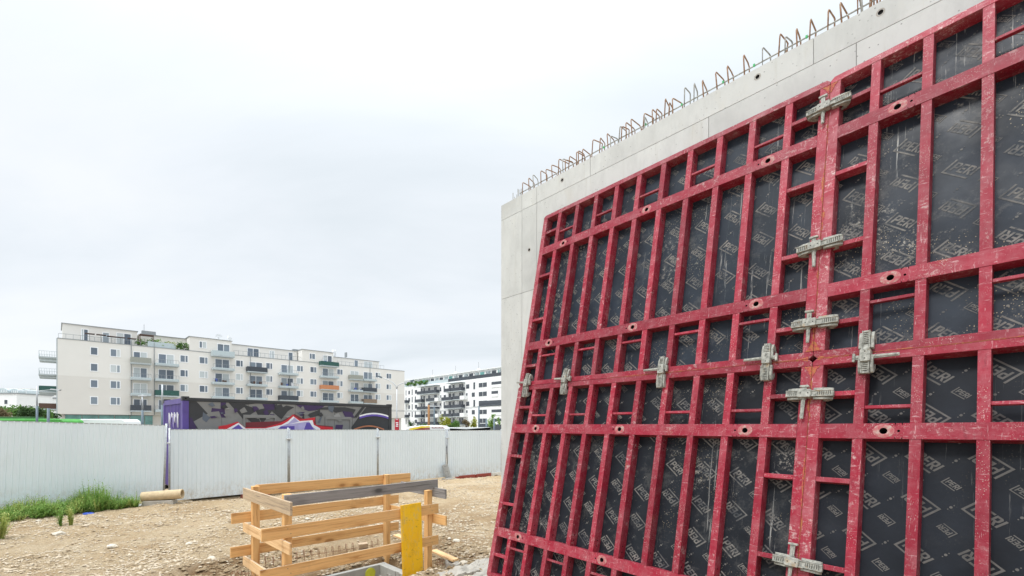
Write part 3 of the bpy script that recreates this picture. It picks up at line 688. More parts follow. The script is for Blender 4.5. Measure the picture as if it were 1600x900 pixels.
# ---------------------------------------------------------------- clamps
def clamp_meshes():
    mb = MB(); s = .5
    mb.box(-.165, .165, -.019, .019, .008, .040, 'cast_zinc')
    mb.box(-.165, .165, -.025, -.019, .006, .046, 'cast_zinc'); mb.box(-.165, .165, .019, .025, .006, .046, 'cast_zinc')
    for k in range(7):
        for sx in (-1, 1):
            x = sx * (.060 + .0145 * k); mb.box(x - .0028, x + .0028, -.013, .013, .040, .0408, 'dark_hole'); mb.box(x + .0032, x + .0105, -.0185, .0185, .040, .0440, 'cast_zinc')
    sp = mb.mesh('spine', .0012)
    mb = MB(); mb.prism([(-.072, -.033), (.012, -.033), (.018, -.026), (.018, .026), (.012, .033), (-.072, .033), (-.078, .026), (-.078, -.026)], .002, .058, 'z', 'cast_zinc')
    mb.box(.019, .05, -.030, -.022, .046, .056, 'cast_zinc')
    for x in (-.055, -.002):
        n = 8; mb.add([(x + .005 * math.cos(6.28 * k / n), .008 * 0 + .005 * math.sin(6.28 * k / n), .0585) for k in range(n)], [tuple(range(n))], 'dark_hole')
    sl = mb.mesh('sleeve', .003)
    jw = []
    for sx in (-1, 1):
        mb = MB(); pr = [(.030, .026), (.120, .022), (.152, .010), (.160, .0), (.150, -.022), (.118, -.055), (.082, -.060), (.080, -.046), (.098, -.036), (.105, -.014), (.085, -.004), (.022, -.004)]
        pr = [(sx * a, z + .004) for a, z in pr]
        mb.prism([(a * 1.0, z_ + .006) for a, z_ in pr], -.046, -.027, 'y', 'cast_zinc'); mb.prism([(a * 1.0, z_ + .006) for a, z_ in pr], .027, .046, 'y', 'cast_zinc')
        mb.prism([(sx * .085, -.010), (sx * .150, -.002), (sx * .140, -.026), (sx * .092, -.050)], -.026, .026, 'y', 'cast_zinc'); jw.append(mb.mesh('jaw', .0015))
    mb = MB(); mb.prism([(-.050, -.185), (-.028, -.185), (-.022, .075), (-.056, .075)], .018, .030, 'z', 'cast_zinc')
    mb.box(-.0445, -.0335, -.180, .07, .030, .0345, 'cast_zinc'); mb.prism([(-.068, .075), (-.008, .075), (-.004, .083), (-.010, .092), (-.066, .092), (-.072, .083)], .010, .038, 'z', 'cast_zinc')
    return sp, sl, jw, mb.mesh('wedge', .0015)
SP, SL, JW, WG = clamp_meshes()
def clamp(mat4, x, y, vertical, flip, label, slide=0, rot=0):
    a = R(90) if vertical else 0
    loc = Matrix.Translation((x, y, .004)) @ Matrix.Rotation(a + rot, 4, 'Z')
    if flip: loc = loc @ Matrix.Rotation(math.pi, 4, 'Z')
    root = thing('alignment_clamp', label, 'clamp', mat4 @ loc @ Matrix.Scale(.93, 4), group='zinc clamps joining the formwork panels')
    link('spine', SP, root); link('sleeve', SL, root); link('jaw', JW[0], root); link('jaw', JW[1], root)
    wg = link('wedge', WG, root); wg.location = (0, slide, 0)
H3 = PWID + .003; V0 = -.003
clamp(MUL, H3, 2.13, False, False, 'grey cast clamp at the very top of the upright joint between the red panels', .03, R(2))
clamp(MUL, H3, .91, False, False, 'grey cast clamp on the upright joint, second from the top, with its wedge hanging long', .0, R(3))
clamp(MUL, H3, .275, False, False, 'grey cast clamp on the upright joint just above the crossing of the four panels', .02)
clamp(MLL, H3, 2.12, False, False, 'grey cast clamp on the upright joint just below the crossing of the four panels', -.02, R(-1))
clamp(MLL, H3, .89, False, False, 'grey cast clamp low on the upright joint at the bottom edge of the picture', .05, R(-2))
clamp(MUL, .17, V0, True, True, 'weathered clamp on the level joint at the far left end of the formwork', -.02, R(-4))
clamp(MUL, .82, V0, True, True, 'clamp with a rust spot on the level joint, second from the far left end', 0, R(-3))
clamp(MUL, 2.06, V0, True, True, 'grey clamp on the level joint midway along the left-hand panels', -.03)
clamp(MUL, 2.99, V0, True, True, 'grey clamp on the level joint just left of the crossing of the four panels', -.01)
clamp(MUR, .33, V0, True, False, 'pale clamp on the level joint right of the crossing with a long wedge pointing right', -.01)

# ---------------------------------------------------------------- steel site fence
def fence_sheet_mesh(W_, H_):
    mb = MB(); prof = []; x = 0; p = .104
    while x < W_ - .001:
        for dx, dy in ((0, 0), (.070, 0), (.077, -.011), (.094, -.011), (.101, 0)):
            if x + dx < W_: prof.append((x + dx, dy))
        x += p
    prof.append((W_, 0)); n = len(prof)
    v = [(a, b_ + t, z) for t in (0, .003) for z in (0, H_) for a, b_ in prof]
    fs = [(i, i + 1, n + i + 1, n + i) for i in range(n - 1)] + [(2 * n + i, 3 * n + i, 3 * n + i + 1, 2 * n + i + 1) for i in range(n - 1)] + [(n + i, n + i + 1, 3 * n + i + 1, 3 * n + i) for i in range(n - 1)]
    mb.add(v, fs, 'fence_steel'); return mb.mesh('corrugated_sheet')
FW = 3.05; FHH = 1.98; FSM = fence_sheet_mesh(FW, FHH)
labels = {0: 'second sheet of the white corrugated site fence, behind the cardboard tube', 1: 'corrugated fence sheet behind the left end of the timber guardrail', 2: 'corrugated fence sheet between the guardrail and the leaning perforated bracket', 3: 'corrugated fence sheet that runs up to the concrete wall', -1: 'nearest corrugated fence sheet with weeds along its foot', -2: 'corrugated fence sheet beyond the left edge beside the nearest sheet'}
def fence_panel(k, x, y, z, head, tilt, key):
    root = thing('corrugated_fence', labels[key], 'fence', None, group='corrugated sheets of the site fence')
    root.matrix_world = Matrix.Translation((x, y, z)) @ Matrix.Rotation(math.pi / 2 - head, 4, 'Z') @ Matrix.Rotation(tilt, 4, 'Y')
    link('corrugated_sheet', FSM, root)
    for px in (-.022, FW + .022):
        mb = MB(); mb.tube([(px, .012, -.04), (px, .012, FHH + .045)], .027, 8, 'galvanised'); mb.obj('post', root, smooth=True)
    mb = MB(); mb.box(0, FW, -.006, .034, FHH - .012, FHH + .006, 'galvanised'); mb.obj('top_rail', root)
    mb = MB(); mb.box(0, FW, .030, .06, .25, .29, 'galvanised'); mb.box(0, FW, .030, .06, 1.6, 1.64, 'galvanised'); mb.obj('back_rail', root)
for k, s in enumerate((.02, 3.16, 6.29, 9.47)):
    x, y = FX + FD.x * s, FY + FD.y * s; fence_panel(k, x, y, EYE - 2.105 - .012 * s, FH, R(.08), k)
x, y = -9.40, 12.22; h1 = R(46.5); x0, y0 = x - math.sin(h1) * FW, y - math.cos(h1) * FW
fence_panel(0, x0, y0, EYE - 1.885, h1, R(1.9), -1)
fence_panel(0, x0 - math.sin(h1) * 3.13, y0 - math.cos(h1) * 3.13, EYE - 1.84, h1, R(.6), -2)
# couplers in the gaps
for s, zz in ((-.06, 1.65), (-.06, .25), (3.11, 1.7), (6.25, 1.7), (9.42, 1.6)):
    x, y = FX + FD.x * s, FY + FD.y * s; mb = MB(); mb.box(-.075, .075, -.03, .03, -.02, .02, 'pole_pale'); ob = mb.obj('coupler', None, .006)
    ob.location = (x + .03, y - .03, zz); ob.rotation_euler.z = math.pi / 2 - FH
    tag(ob, {(-.06, 1.65): 'upper pipe coupler in the first fence gap left of the container', (-.06, .25): 'lower pipe coupler in the first fence gap above the cardboard tube', (3.11, 1.7): 'pipe coupler at the top of the fence gap behind the guardrail left end', (6.25, 1.7): 'pipe coupler at the top of the fence gap behind the guardrail middle', (9.42, 1.6): 'pipe coupler in the fence gap above the leaning bracket'}[(s, zz)], 'coupler')
# barrier feet under the fence
def barrier(s, ln, mat, label, dz=0, off=.12):
    root = None; mb = MB(); h = .17
    pts = [(0, 0), (ln * .12, 0), (ln * .18, .05), (ln * .32, .05), (ln * .38, 0), (ln * .62, 0), (ln * .68, .05), (ln * .82, .05), (ln * .88, 0), (ln, 0), (ln * .985, h), (ln * .015, h)]
    mb.prism(pts, -.16, .16, 'y', mat); ob = mb.obj('barrier_base', None, .008); x, y = FX + FD.x * s + .03, FY + FD.y * s + .03
    ob.matrix_world = Matrix.Translation((x + FD.y * -off, y + FD.x * off, base_h(x, y) - .015 + dz)) @ Matrix.Rotation(math.pi / 2 - FH, 4, 'Z'); tag(ob, label, 'barrier')
barrier(1.75, .75, 'plastic_red', 'red plastic barrier foot under the second fence sheet')
barrier(10.0, .9, 'plastic_red', 'left red plastic barrier foot under the last fence sheet')
barrier(10.95, .9, 'plastic_red', 'right red plastic barrier foot under the last fence sheet')
barrier(11.9, 1.0, 'plastic_white', 'off-white barrier foot under the fence beside the concrete wall')
mb = MB(); mb.prism([(-.28, 0), (.28, 0), (.25, .15), (-.25, .15)], -.17, .17, 'y', 'site_concrete'); ob = mb.obj('concrete_block', None, .01)
s = 9.42; x, y = FX + FD.x * s + .12, FY + FD.y * s - .16; ob.matrix_world = Matrix.Translation((x, y, base_h(x, y) - .02)) @ Matrix.Rotation(math.pi / 2 - FH, 4, 'Z'); tag(ob, 'grey concrete block under the leaning perforated bracket', 'block')
# leaning perforated bracket
mb = MB(); W_, H_ = .26, .62
mb.box(-W_ / 2, W_ / 2, 0, .012, 0, H_, 'galvanised'); mb.box(-W_ / 2, -W_ / 2 + .012, -.10, 0, 0, H_, 'galvanised')
br = mb.obj('perforated_bracket', None, .002); tag(br, 'grey perforated steel bracket leaning in the last fence gap', 'bracket')
mb = MB()
for z in (.08, .31, .54):
    for xx_ in (-.04, .01, .06):
        n = 8; mb.add([(xx_ + .012 * math.cos(6.28 * k / n), -.001, z + .012 * math.sin(6.28 * k / n)) for k in range(n)], [tuple(range(n))], 'dark_hole')
mb.obj('bolt_holes', br)
br.matrix_world = Matrix.Translation((x - .02, y - .05, base_h(x, y) + .11)) @ Matrix.Rotation(R(20), 4, 'Z') @ Matrix.Rotation(R(-16), 4, 'Y')
# marker tape stakes in gaps
for s, yy, lab, top in ((9.435, .05, 'red and white marker stake standing in the last fence gap', 1.8), (-.055, .1, 'red and white marker stake in the first fence gap', 1.5)):
    x, y = FX + FD.x * s - .03, FY + FD.y * s + yy; mb = MB(); n = 12
    for k in range(n): mb.box(-.02, .02, -.008, .008, top * k / n, top * (k + 1) / n, ('plastic_red', 'spray_white', 'box_dark')[k % 3])
    ob = mb.obj('marker_stake'); ob.location = (x, y, base_h(x, y)); ob.rotation_euler = (0, R(1.5), .3); tag(ob, lab, 'marker stake')

# cardboard tube on a concrete foot
def ray_ground(px, py, hf=lambda x, y: ground_h(x, y, False)):
    k = (px - 800) / F; g = (664 - py) / F; d = 4.0
    while EYE + g * d > hf(k * d, d) and d < 60: d += .01
    return k * d, d
tx, ty = -8.93, 11.55
mb = MB(); mb.prism([(-.36, 0), (.36, 0), (.33, .13), (-.33, .13)], -.13, .13, 'y', 'site_concrete'); ob = mb.obj('concrete_block', None, .012); zb = base_h(tx, ty); ob.matrix_world = Matrix.Translation((tx - .02, ty, zb - .0)) @ Matrix.Rotation(R(12), 4, 'Z'); tag(ob, 'flat grey concrete foot under the cardboard tube', 'block')
mb = MB(); n = 20; L_ = .88; ro, ri = .122, .095
v = [(x_, r_ * math.cos(6.2832 * k / n), r_ * math.sin(6.2832 * k / n)) for x_, r_ in ((-L_ / 2, ro), (L_ / 2, ro), (L_ / 2, ri), (-L_ / 2, ri)) for k in range(n)]
mb.add(v, [(j * n + k, j * n + (k + 1) % n, ((j + 1) % 4) * n + (k + 1) % n, ((j + 1) % 4) * n + k) for j in range(4) for k in range(n)], 'cardboard')
ob = mb.obj('cardboard_tube', None, smooth=False); ob.matrix_world = Matrix.Translation((tx + .05, ty, zb + .128 + ro)) @ Matrix.Rotation(R(14), 4, 'Z') @ Matrix.Rotation(R(-3.0), 4, 'Y'); tag(ob, 'tan hollow cardboard tube lying on a concrete foot by the fence', 'tube')

# ---------------------------------------------------------------- graffiti container
CFc = Facade((285 - 800) / F * 13.15, 13.15, R(42)); CL, CHH, CWd = 7.0, 2.90, 2.44
cont = thing('shipping_container', 'dark shipping container sprayed with grey, purple and red graffiti behind the fence', 'container', CFc.matrix(.08))
mb = MB(); mb.box(.06, CL - .06, .035, CWd - .03, .12, CHH - .06, 'box_dark'); mb.obj('body', cont)
for x in (0, CL - .16):
    for y in (0, CWd - .16):
        m_ = 'box_purple' if x == 0 else 'box_dark'
        mb = MB(); mb.box(x, x + .16, y, y + .16, .16, CHH - .12, m_); mb.obj('corner_post', cont, .01)
        for z in (0, CHH - .12):
            mb = MB(); mb.box(x - .006, x + .168, y - .006, y + .168, z, z + .125, 'box_dark')
            mb.box(x + .055, x + .105, y - .008, y - .006, z + .035, z + .085, 'dark_hole'); mb.obj('corner_casting', cont, .006)
mb = MB(); mb.box(.165, CL - .165, .0, .10, CHH - .13, CHH - .03, 'box_dark'); mb.obj('top_rail', cont, .006)
mb = MB(); mb.box(.165, CL - .165, .0, .10, .02, .16, 'box_dark'); mb.obj('bottom_rail', cont, .006)
mb = MB(); mb.box(0.0, .08, .165, CWd - .165, CHH - .20, CHH - .05, 'box_purple')
for k in range(12):
    y = .19 + k * .175; mb.prism([(y, 0), (y + .06, 0), (y + .09, .03), (y + .13, .03)][:4] and [(.045, y), (.045, y + .07), (.02, y + .09), (.02, y + .15), (.045, y + .17)], .16, CHH - .2, 'z', 'box_purple')
mb.obj('end_wall', cont)
# side skin as wide flat panels
px_ = [.165, 1.0, 1.75, 2.5, 3.2, 3.9, 4.6, 5.3, 6.0, CL - .165]
for a, b_ in zip(px_, px_[1:]):
    mb = MB(); mb.box(a + .004, b_ - .004, .018, .034, .165, CHH - .135, 'spray_grey' if b_ < 6.1 else 'box_dark'); mb.obj('side_panel', cont)
# shutters and hatch frames on the side
def cpx(x, y): t, z = CFc(x, y); return t, z - .08
for x0, y0, x1, y1 in ((380, 648, 432, 659), (508, 651, 549, 661)):
    a = cpx(x0, y0); b_ = cpx(x1, y1); mb = MB(); zt, zl = a[1], min(a[1], b_[1]) - .25
    mb.box(a[0], b_[0], -.012, .017, zt - .10, zt, 'spray_grey'); mb.box(a[0], a[0] + .06, -.012, .017, zl, zt - .101, 'spray_grey'); mb.box(b_[0] - .06, b_[0], -.012, .017, zl, zt - .101, 'spray_grey'); mb.obj('hatch_frame', cont, .004)
lay = [0]
def spray(poly, mat, name='graffiti'):
    lay[0] += 1; y = .0165 - .0006 * lay[0]; pts = [cpx(*p) for p in poly]; mb = MB(); o_ = []
    pts = [(max(.17, min(CL - .17, a)), max(.17, min(CHH - .14, b_))) for a, b_ in pts]
    mb.add([(a, y, b_) for a, b_ in pts], [tuple(range(len(pts)))], mat)
    me = mb.mesh('graffiti'); link('graffiti', me, cont)
c1 = lambda *q: [(a / 4, 480 + b_ / 4) for a, b_ in q]
c2 = lambda *q: [(300 + a / 4, 480 + b_ / 4) for a, b_ in q]
lay[0] = 0
spray(c1((1165, 575), (1230, 580), (1300, 665), (1210, 715), (1240, 760), (1135, 760), (1135, 575)), 'box_dark')
spray(c1((1140, 690), (1200, 690), (1230, 755), (1140, 800)), 'spray_plum')
spray(c1((1380, 588), (1415, 590), (1405, 640), (1412, 690), (1385, 690), (1370, 650), (1320, 655), (1325, 630), (1380, 635)), 'spray_plum')
spray(c1((1270, 655), (1315, 690), (1290, 720), (1265, 700)), 'spray_slate')
spray(c2((230, 585), (400, 592), (330, 610), (280, 650), (250, 620)), 'box_dark')
spray(c2((330, 610), (420, 640), (560, 600), (640, 625), (600, 650), (560, 700), (500, 650), (440, 730), (400, 650), (320, 700), (280, 650)), 'box_dark')
spray(c2((440, 605), (520, 602), (515, 640), (460, 645)), 'spray_plum')
spray(c2((560, 602), (600, 603), (570, 625)), 'spray_grey')
spray(c2((320, 672), (420, 700), (430, 720), (370, 718)), 'box_dark')
spray(c2((385, 690), (410, 670), (425, 700)), 'spray_grey')
spray(c2((650, 603), (830, 612), (800, 640), (730, 650), (680, 630)), 'spray_plum')
spray(c2((720, 670), (800, 640), (805, 675), (740, 690)), 'box_dark')
spray(c2((670, 655), (705, 655), (700, 680), (675, 678)), 'spray_plum')
spray(c2((770, 640), (830, 625), (960, 625), (1025, 640), (990, 700), (950, 650), (900, 660), (860, 640)), 'box_dark')
spray(c2((850, 615), (890, 618), (880, 660), (855, 645)), 'spray_slate')
spray(c2((940, 650), (1000, 655), (1015, 690), (960, 690)), 'spray_plum')
spray(c2((885, 690), (915, 665), (905, 705)), 'box_dark'); spray(c2((800, 690), (815, 680), (800, 725), (785, 722)), 'spray_slate')
spray(c2((900, 735), (945, 735), (940, 762), (895, 760)), 'spray_plum')
spray(c2((1090, 620), (1240, 622), (1240, 800), (960, 800), (1040, 690)), 'box_dark')
spray(c2((1062, 610), (1082, 612), (1030, 690), (1010, 690)), 'box_dark')
rgf = random.Random(12)
for _ in range(26):
    x_, y_ = 20 + rgf.random() * 980, 0; y_ = 585 + x_ * .045 + rgf.random() * 95; w_ = 14 + rgf.random() * 38; h_ = 8 + rgf.random() * 26
    spray(c2((x_, y_), (x_ + w_ * .6, y_ - h_ * rgf.random()), (x_ + w_, y_ + h_ * .5), (x_ + w_ * (.2 + .4 * rgf.random()), y_ + h_)), rgf.choice(['spray_light', 'box_dark', 'spray_plum', 'spray_slate', 'spray_grey', 'box_dark']))
spray(c2((335, 720), (560, 712), (600, 690), (640, 668), (700, 700), (770, 690), (775, 735), (880, 745), (880, 775), (335, 775)), 'spray_maroon')
spray(c2((165, 745), (220, 735), (285, 715), (330, 752), (450, 752), (540, 728), (590, 705), (630, 670), (670, 703), (770, 688), (760, 725), (790, 742), (880, 752), (880, 790), (165, 790)), 'spray_red')
spray(c2((215, 762), (290, 722), (335, 758), (460, 757), (560, 735), (600, 712), (632, 682), (672, 712), (752, 706), (760, 735), (800, 757), (800, 790), (215, 790)), 'spray_white')
spray(c2((560, 742), (600, 728), (640, 690), (668, 716), (600, 732), (730, 714), (745, 740), (775, 765), (550, 768)), 'spray_lilac')
spray(c2((245, 762), (290, 733), (320, 762)), 'spray_violet'); spray(c2((530, 764), (555, 745), (640, 742), (640, 790), (520, 790)), 'spray_violet'); spray(c2((700, 762), (715, 722), (735, 722), (760, 762), (760, 790), (700, 790)), 'spray_violet')
arc_o = [(1045 + 205 * t, 690 - 30 * math.sin(math.pi * (t * .8 + .15))) for t in [i / 10 for i in range(11)]]
arc_i = [(x, y + 13) for x, y in arc_o][::-1]; spray(c2(*(arc_o + arc_i)), 'spray_white')
arc_o = [(x, y + 9) for x, y in arc_o]; arc_i = [(x, y + 12) for x, y in arc_o][::-1]; spray(c2(*(arc_o + arc_i)), 'spray_violet')
arc_o = [(1010 + 190 * t, 760 - 22 * math.sin(math.pi * t)) for t in [i / 10 for i in range(11)]]; arc_i = [(x, y + 9) for x, y in arc_o][::-1]; spray(c2(*(arc_o + arc_i)), 'spray_orange')
# spray tag on the end wall
mb = MB(); rg = random.Random(2)
for k in range(7):
    y = 1.6 - k * .17; mb.tube([(.0, y, 2.45 - .1 * (k % 2)), (.0, y - .05, 2.0 + .15 * (k % 3)), (.0, y - .12, 2.4)], .018, 4, 'spray_lilac' if k % 2 else 'spray_white')
mb.tube([(.0, 1.1, 1.7), (.0, .5, 1.75), (.0, .3, 1.5)], .03, 4, 'spray_yellow'); mb.obj('spray_tag', cont)

# ---------------------------------------------------------------- apartment buildings
def window(par, t0, t1, z0, z1, split=0, fr='frame_white', gl='window_glass', b_=.13, out=.05):
    mb = MB()
    mb.box(t0 - b_, t1 + b_, -out, 0, z1, z1 + b_, fr); mb.box(t0 - b_, t1 + b_, -out, 0, z0 - b_, z0, fr)
    mb.box(t0 - b_, t0, -out, 0, z0, z1, fr); mb.box(t1, t1 + b_, -out, 0, z0, z1, fr)
    if split: m = t0 + (t1 - t0) * split; mb.box(m - .06, m + .06, -out, 0, z0, z1, fr)
    f = mb.obj('window', par)
    segs = [(t0, t1)] if not split else [(t0, m - .06), (m + .06, t1)]
    for a, c in segs:
        p = MB(); p.box(a, c, -.02, -.005, z0, z1, gl); p.obj('pane', f)
    return f
def balcony(par, t0, t1, zs, depth, mat, hrail=1.0, slab='slab_grey', side=True, clutter=0):
    mb = MB(); mb.box(t0, t1, -depth, -.002, zs, zs + .22, slab); bo = mb.obj('balcony', par)
    mb = MB(); mb.box(t0 + .03, t1 - .03, -depth + .02, -depth + .06, zs + .24, zs + .2 + hrail, mat); mb.obj('front_screen', bo)
    for x in (t0 + .02, t1 - .05):
        mb = MB(); mb.box(x, x + .03, -depth + .065, -.01, zs + .24, zs + .2 + hrail, 'rail_glass' if mat == 'rail_open' else mat); mb.obj('side_screen', bo)
    if clutter:
        rc = random.Random(clutter); mb = MB()
        for k in range(4):
            x = t0 + .3 + rc.random() * (t1 - t0 - .8); h_ = .3 + rc.random() * .8; mb.box(x, x + .2 + rc.random() * .3, -depth + .2, -depth + .5, zs + .22, zs + .25 + h_, rc.choice(['spray_white', 'brown_screen', 'dark_rail', 'blue_plastic', 'leaf_mid']))
        mb.obj('balcony_clutter', bo)
    return bo
# see-through bar railing material: real bars
def bar_rail(par, t0, t1, z, y, h_=1.0, n=None, mat='flash_grey'):
    n = n or int((t1 - t0) / .9); mb = MB(); mb.box(t0, t1, y - .02, y + .02, z + h_ - .05, z + h_, mat)
    for k in range(n + 1):
        x = t0 + (t1 - t0) * k / n; mb.box(x - .02, x + .02, y - .015, y + .015, z, z + h_ - .05, mat)
    return mb.obj('terrace_railing', par)

B1 = Facade((90 - 800) / F * 78.6, 78.6, HD); b1 = thing('apartment_building', 'long cream apartment block with grey balconies rising behind the fence', 'building', B1.matrix(0))
LEN = B1(632); ZB = 1.9 + EYE; ZM = 8.62 + EYE; ZT = 15.0 + EYE; DPB = 12
mb = MB(); mb.box(0, LEN, 0, DPB, ZM, ZT, 'render_cream'); mb.obj('upper_wall', b1)
mb = MB(); mb.box(0, LEN, .002, DPB - .01, ZB, ZM - .002, 'render_beige'); mb.obj('lower_wall', b1)
mb = MB(); mb.box(-.05, LEN + .05, -.06, DPB, ZT, ZT + .12, 'flash_grey'); mb.obj('parapet_cap', b1)
# glazed ground floor
t_g0, t_g1 = B1(102), B1(241)
mb = MB(); mb.box(.5, LEN - .3, 1.2, DPB, -.05, ZB - .01, 'render_beige'); mb.obj('base_wall', b1)
k = 0; t = t_g0
while t < t_g1 - .3:
    mb = MB(); mb.box(t, min(t + 2.2, t_g1) - .12, 1.0, 1.1, .2, ZB - .12, 'teal_glass'); mb.obj('shop_window', b1); t += 2.2
mb = MB(); mb.box(t_g0 - .2, t_g1, .6, 1.19, ZB - .10, ZB - .012, 'flash_grey'); mb.obj('shop_lintel', b1)
fl = [(13.3, 11.45), (10.38, 8.45), (7.43, 5.48), (4.4, 2.48)]
cols1 = [(142, 152, 0), (173, 187, .66), (282, 293, .66), (312, 324, .66), (369, 379, .66), (416, 425, .66), (464, 473, .6), (485, 494, .6), (527, 535, .55), (587, 594, .5), (604, 611, .5)]
for c, (x0, x1, sp_) in enumerate(cols1):
    for r_, (zc, _) in enumerate(fl):
        if r_ == 3 and 260 < x0: continue
        window(b1, B1(x0), B1(x1), zc - .62 + EYE, zc + .62 + EYE, sp_)
bal = {(203, 235): ['grey_screen', 'rail_glass', 'rail_glass', 'dark_rail'], (241, 278): ['rail_glass', 'rail_glass', 'green_screen', 'rail_glass'], (330, 364): ['rail_glass', 'rail_glass', 'rail_glass'],
       (384, 415): ['dark_rail', 'rail_glass', 'rail_glass'], (434, 463): ['rail_glass', 'rail_glass', 'dark_rail'], (499, 526): ['rail_glass', 'orange_screen', 'rail_glass'], (544, 563.5): ['grey_screen', 'rail_glass', 'rail_glass'], (564.5, 585): ['rail_glass', 'dark_rail', 'reed_screen']}
ci = 0
for (x0, x1), mats in bal.items():
    t0, t1 = B1(x0), B1(x1)
    for r_, m_ in enumerate(mats):
        ci += 1; zs = fl[r_][1] + EYE
        mid = (t0 + t1) / 2; wd_ = min(3.0, (t1 - t0) * .62)
        window(b1, mid - wd_ / 2, mid + wd_ / 2, zs + .26, zs + 2.35, .5)
        if m_ == 'rail_glass':
            bo = balcony(b1, t0, t1, zs, 1.5, 'rail_glass', .30, clutter=ci if ci % 3 == 1 else 0); rr = bar_rail(b1, t0 + .05, t1 - .05, zs + .50, -1.46, .70, 8)
            rr.name = 'balcony_railing'
        else: balcony(b1, t0, t1, zs, 1.5, m_, 1.05)
# down pipes beside balcony columns
for x in (205, 241, 391, 452, 578): t = B1(x); mb = MB(); mb.tube([(t, -.12, ZB), (t, -.12, ZT + .9)], .06, 6, 'flash_grey'); mb.obj('down_pipe', b1)
# top storey
TS = 2.85; SB = 2.6
def top_block(x0, x1, y0, hgt, cap=True, t0=None):
    a, c = (t0 if t0 is not None else B1(x0)), B1(x1); mb = MB(); mb.box(a, c, y0, DPB - .5, ZT + .122, ZT + hgt, 'render_cream'); mb.obj('top_storey_wall', b1)
    mb = MB(); mb.box(a - .15, c + .15, y0 - .15, DPB - .4, ZT + hgt, ZT + hgt + .10, 'flash_grey'); mb.obj('roof_edge', b1)
Bs = Facade(B1.x - B1.b * SB, B1.y + B1.a * SB, HD)   # set-back plane
def bs(x): return Bs(x)
top_block(0, 217, SB, 3.1, t0=bs(97.5)); a = bs(217)
mb = MB(); mb.box(a + .002, B1(296) - .01, SB + .3, DPB - .6, ZT + .122, ZT + 2.75, 'render_cream'); mb.obj('top_storey_wall', b1); mb = MB(); mb.box(a + .2, B1(296) - .1, SB + .1, DPB - .5, ZT + 2.75, ZT + 2.85, 'flash_grey'); mb.obj('roof_edge', b1)
top_block(296, 362, .004, 2.9)
mb = MB(); mb.box(B1(362) + .16, B1(472) - .16, SB, DPB - .5, ZT + .122, ZT + 2.7, 'render_cream'); mb.obj('top_storey_wall', b1); mb = MB(); mb.box(B1(362) + .16, B1(472) - .16, SB - .15, DPB - .4, ZT + 2.7, ZT + 2.8, 'flash_grey'); mb.obj('roof_edge', b1)
top_block(472, 521, .004, 2.9)
mb = MB(); mb.box(B1(521) + .16, bs(592), SB, DPB - .5, ZT + .122, ZT + 2.3, 'render_cream'); mb.obj('top_storey_wall', b1); mb = MB(); mb.box(B1(521) + .16, bs(592) + .15, SB - .15, DPB - .4, ZT + 2.3, ZT + 2.4, 'flash_grey'); mb.obj('roof_edge', b1)
def setwin(x0, x1, za, zb, split=0):
    f = window(b1, bs(x0), bs(x1), ZT + za, ZT + zb, split); f.location.y = SB - .002
for q in ((128, 137, .3, 2.4, .3), (161, 170, .3, 2.2, 0), (387, 404, .25, 2.2, .5), (422, 428, .5, 2.1, .4), (451, 457, .25, 2.2, 0), (554, 559, .25, 2.0, 0), (569, 581, .25, 2.0, .5)): setwin(*q)
f = window(b1, bs(183), bs(204), ZT + .3, ZT + 2.4, .5); f.location.y = SB - .002
window(b1, B1(312), B1(322), ZT + .9, ZT + 2.1, .4, out=.05); window(b1, B1(340), B1(358), ZT - .45, ZT + 2.0, .5, out=.16)
window(b1, B1(484), B1(492), ZT + .9, ZT + 2.1, .4); window(b1, B1(505), B1(518), ZT - .4, ZT + 2.0, .5, out=.16)
balcony(b1, B1(329), B1(364), ZT - .75, 1.5, 'rail_glass', 1.0); balcony(b1, B1(498), B1(526), ZT - .75, 1.5, 'green_screen', 1.0, clutter=9)
bar_rail(b1, .1, bs(217), ZT + .12, .1, .8); bar_rail(b1, B1(364) + .2, B1(472) - .2, ZT + .12, .1, .95, 16); bar_rail(b1, B1(526) + .2, B1(600), ZT + .12, .1, .9, 12)
mb = MB(); mb.box(bs(228), B1(275), .3, .34, ZT + .12, ZT + 1.15, 'rail_glass'); mb.obj('terrace_screen', b1)
# pergola and horizontal sun screens on the terrace
mb = MB(); a, c = B1(219), B1(240)
for x in (a, c): mb.box(x, x + .1, .4, .5, ZT + .12, ZT + 2.3, 'brown_screen'); mb.box(x, x + .1, 2.2, 2.3, ZT + .12, ZT + 2.3, 'brown_screen')
for k in range(7): mb.box(a, c + .1, .3 + k * .3, .38 + k * .3, ZT + 2.302, ZT + 2.4, 'brown_screen')
mb.obj('pergola', b1)
for x0 in (133, 151, 168, 182, 200): t = B1(x0); mb = MB(); mb.box(t, t + 1.3, .4, 1.6, ZT + 1.45 - (x0 > 160) * .1, ZT + 1.53 - (x0 > 160) * .1, 'brown_screen'); mb.box(t + .6, t + .66, 1.0, 1.06, ZT + .12, ZT + 1.35, 'flash_grey'); mb.obj('sunshade', b1)
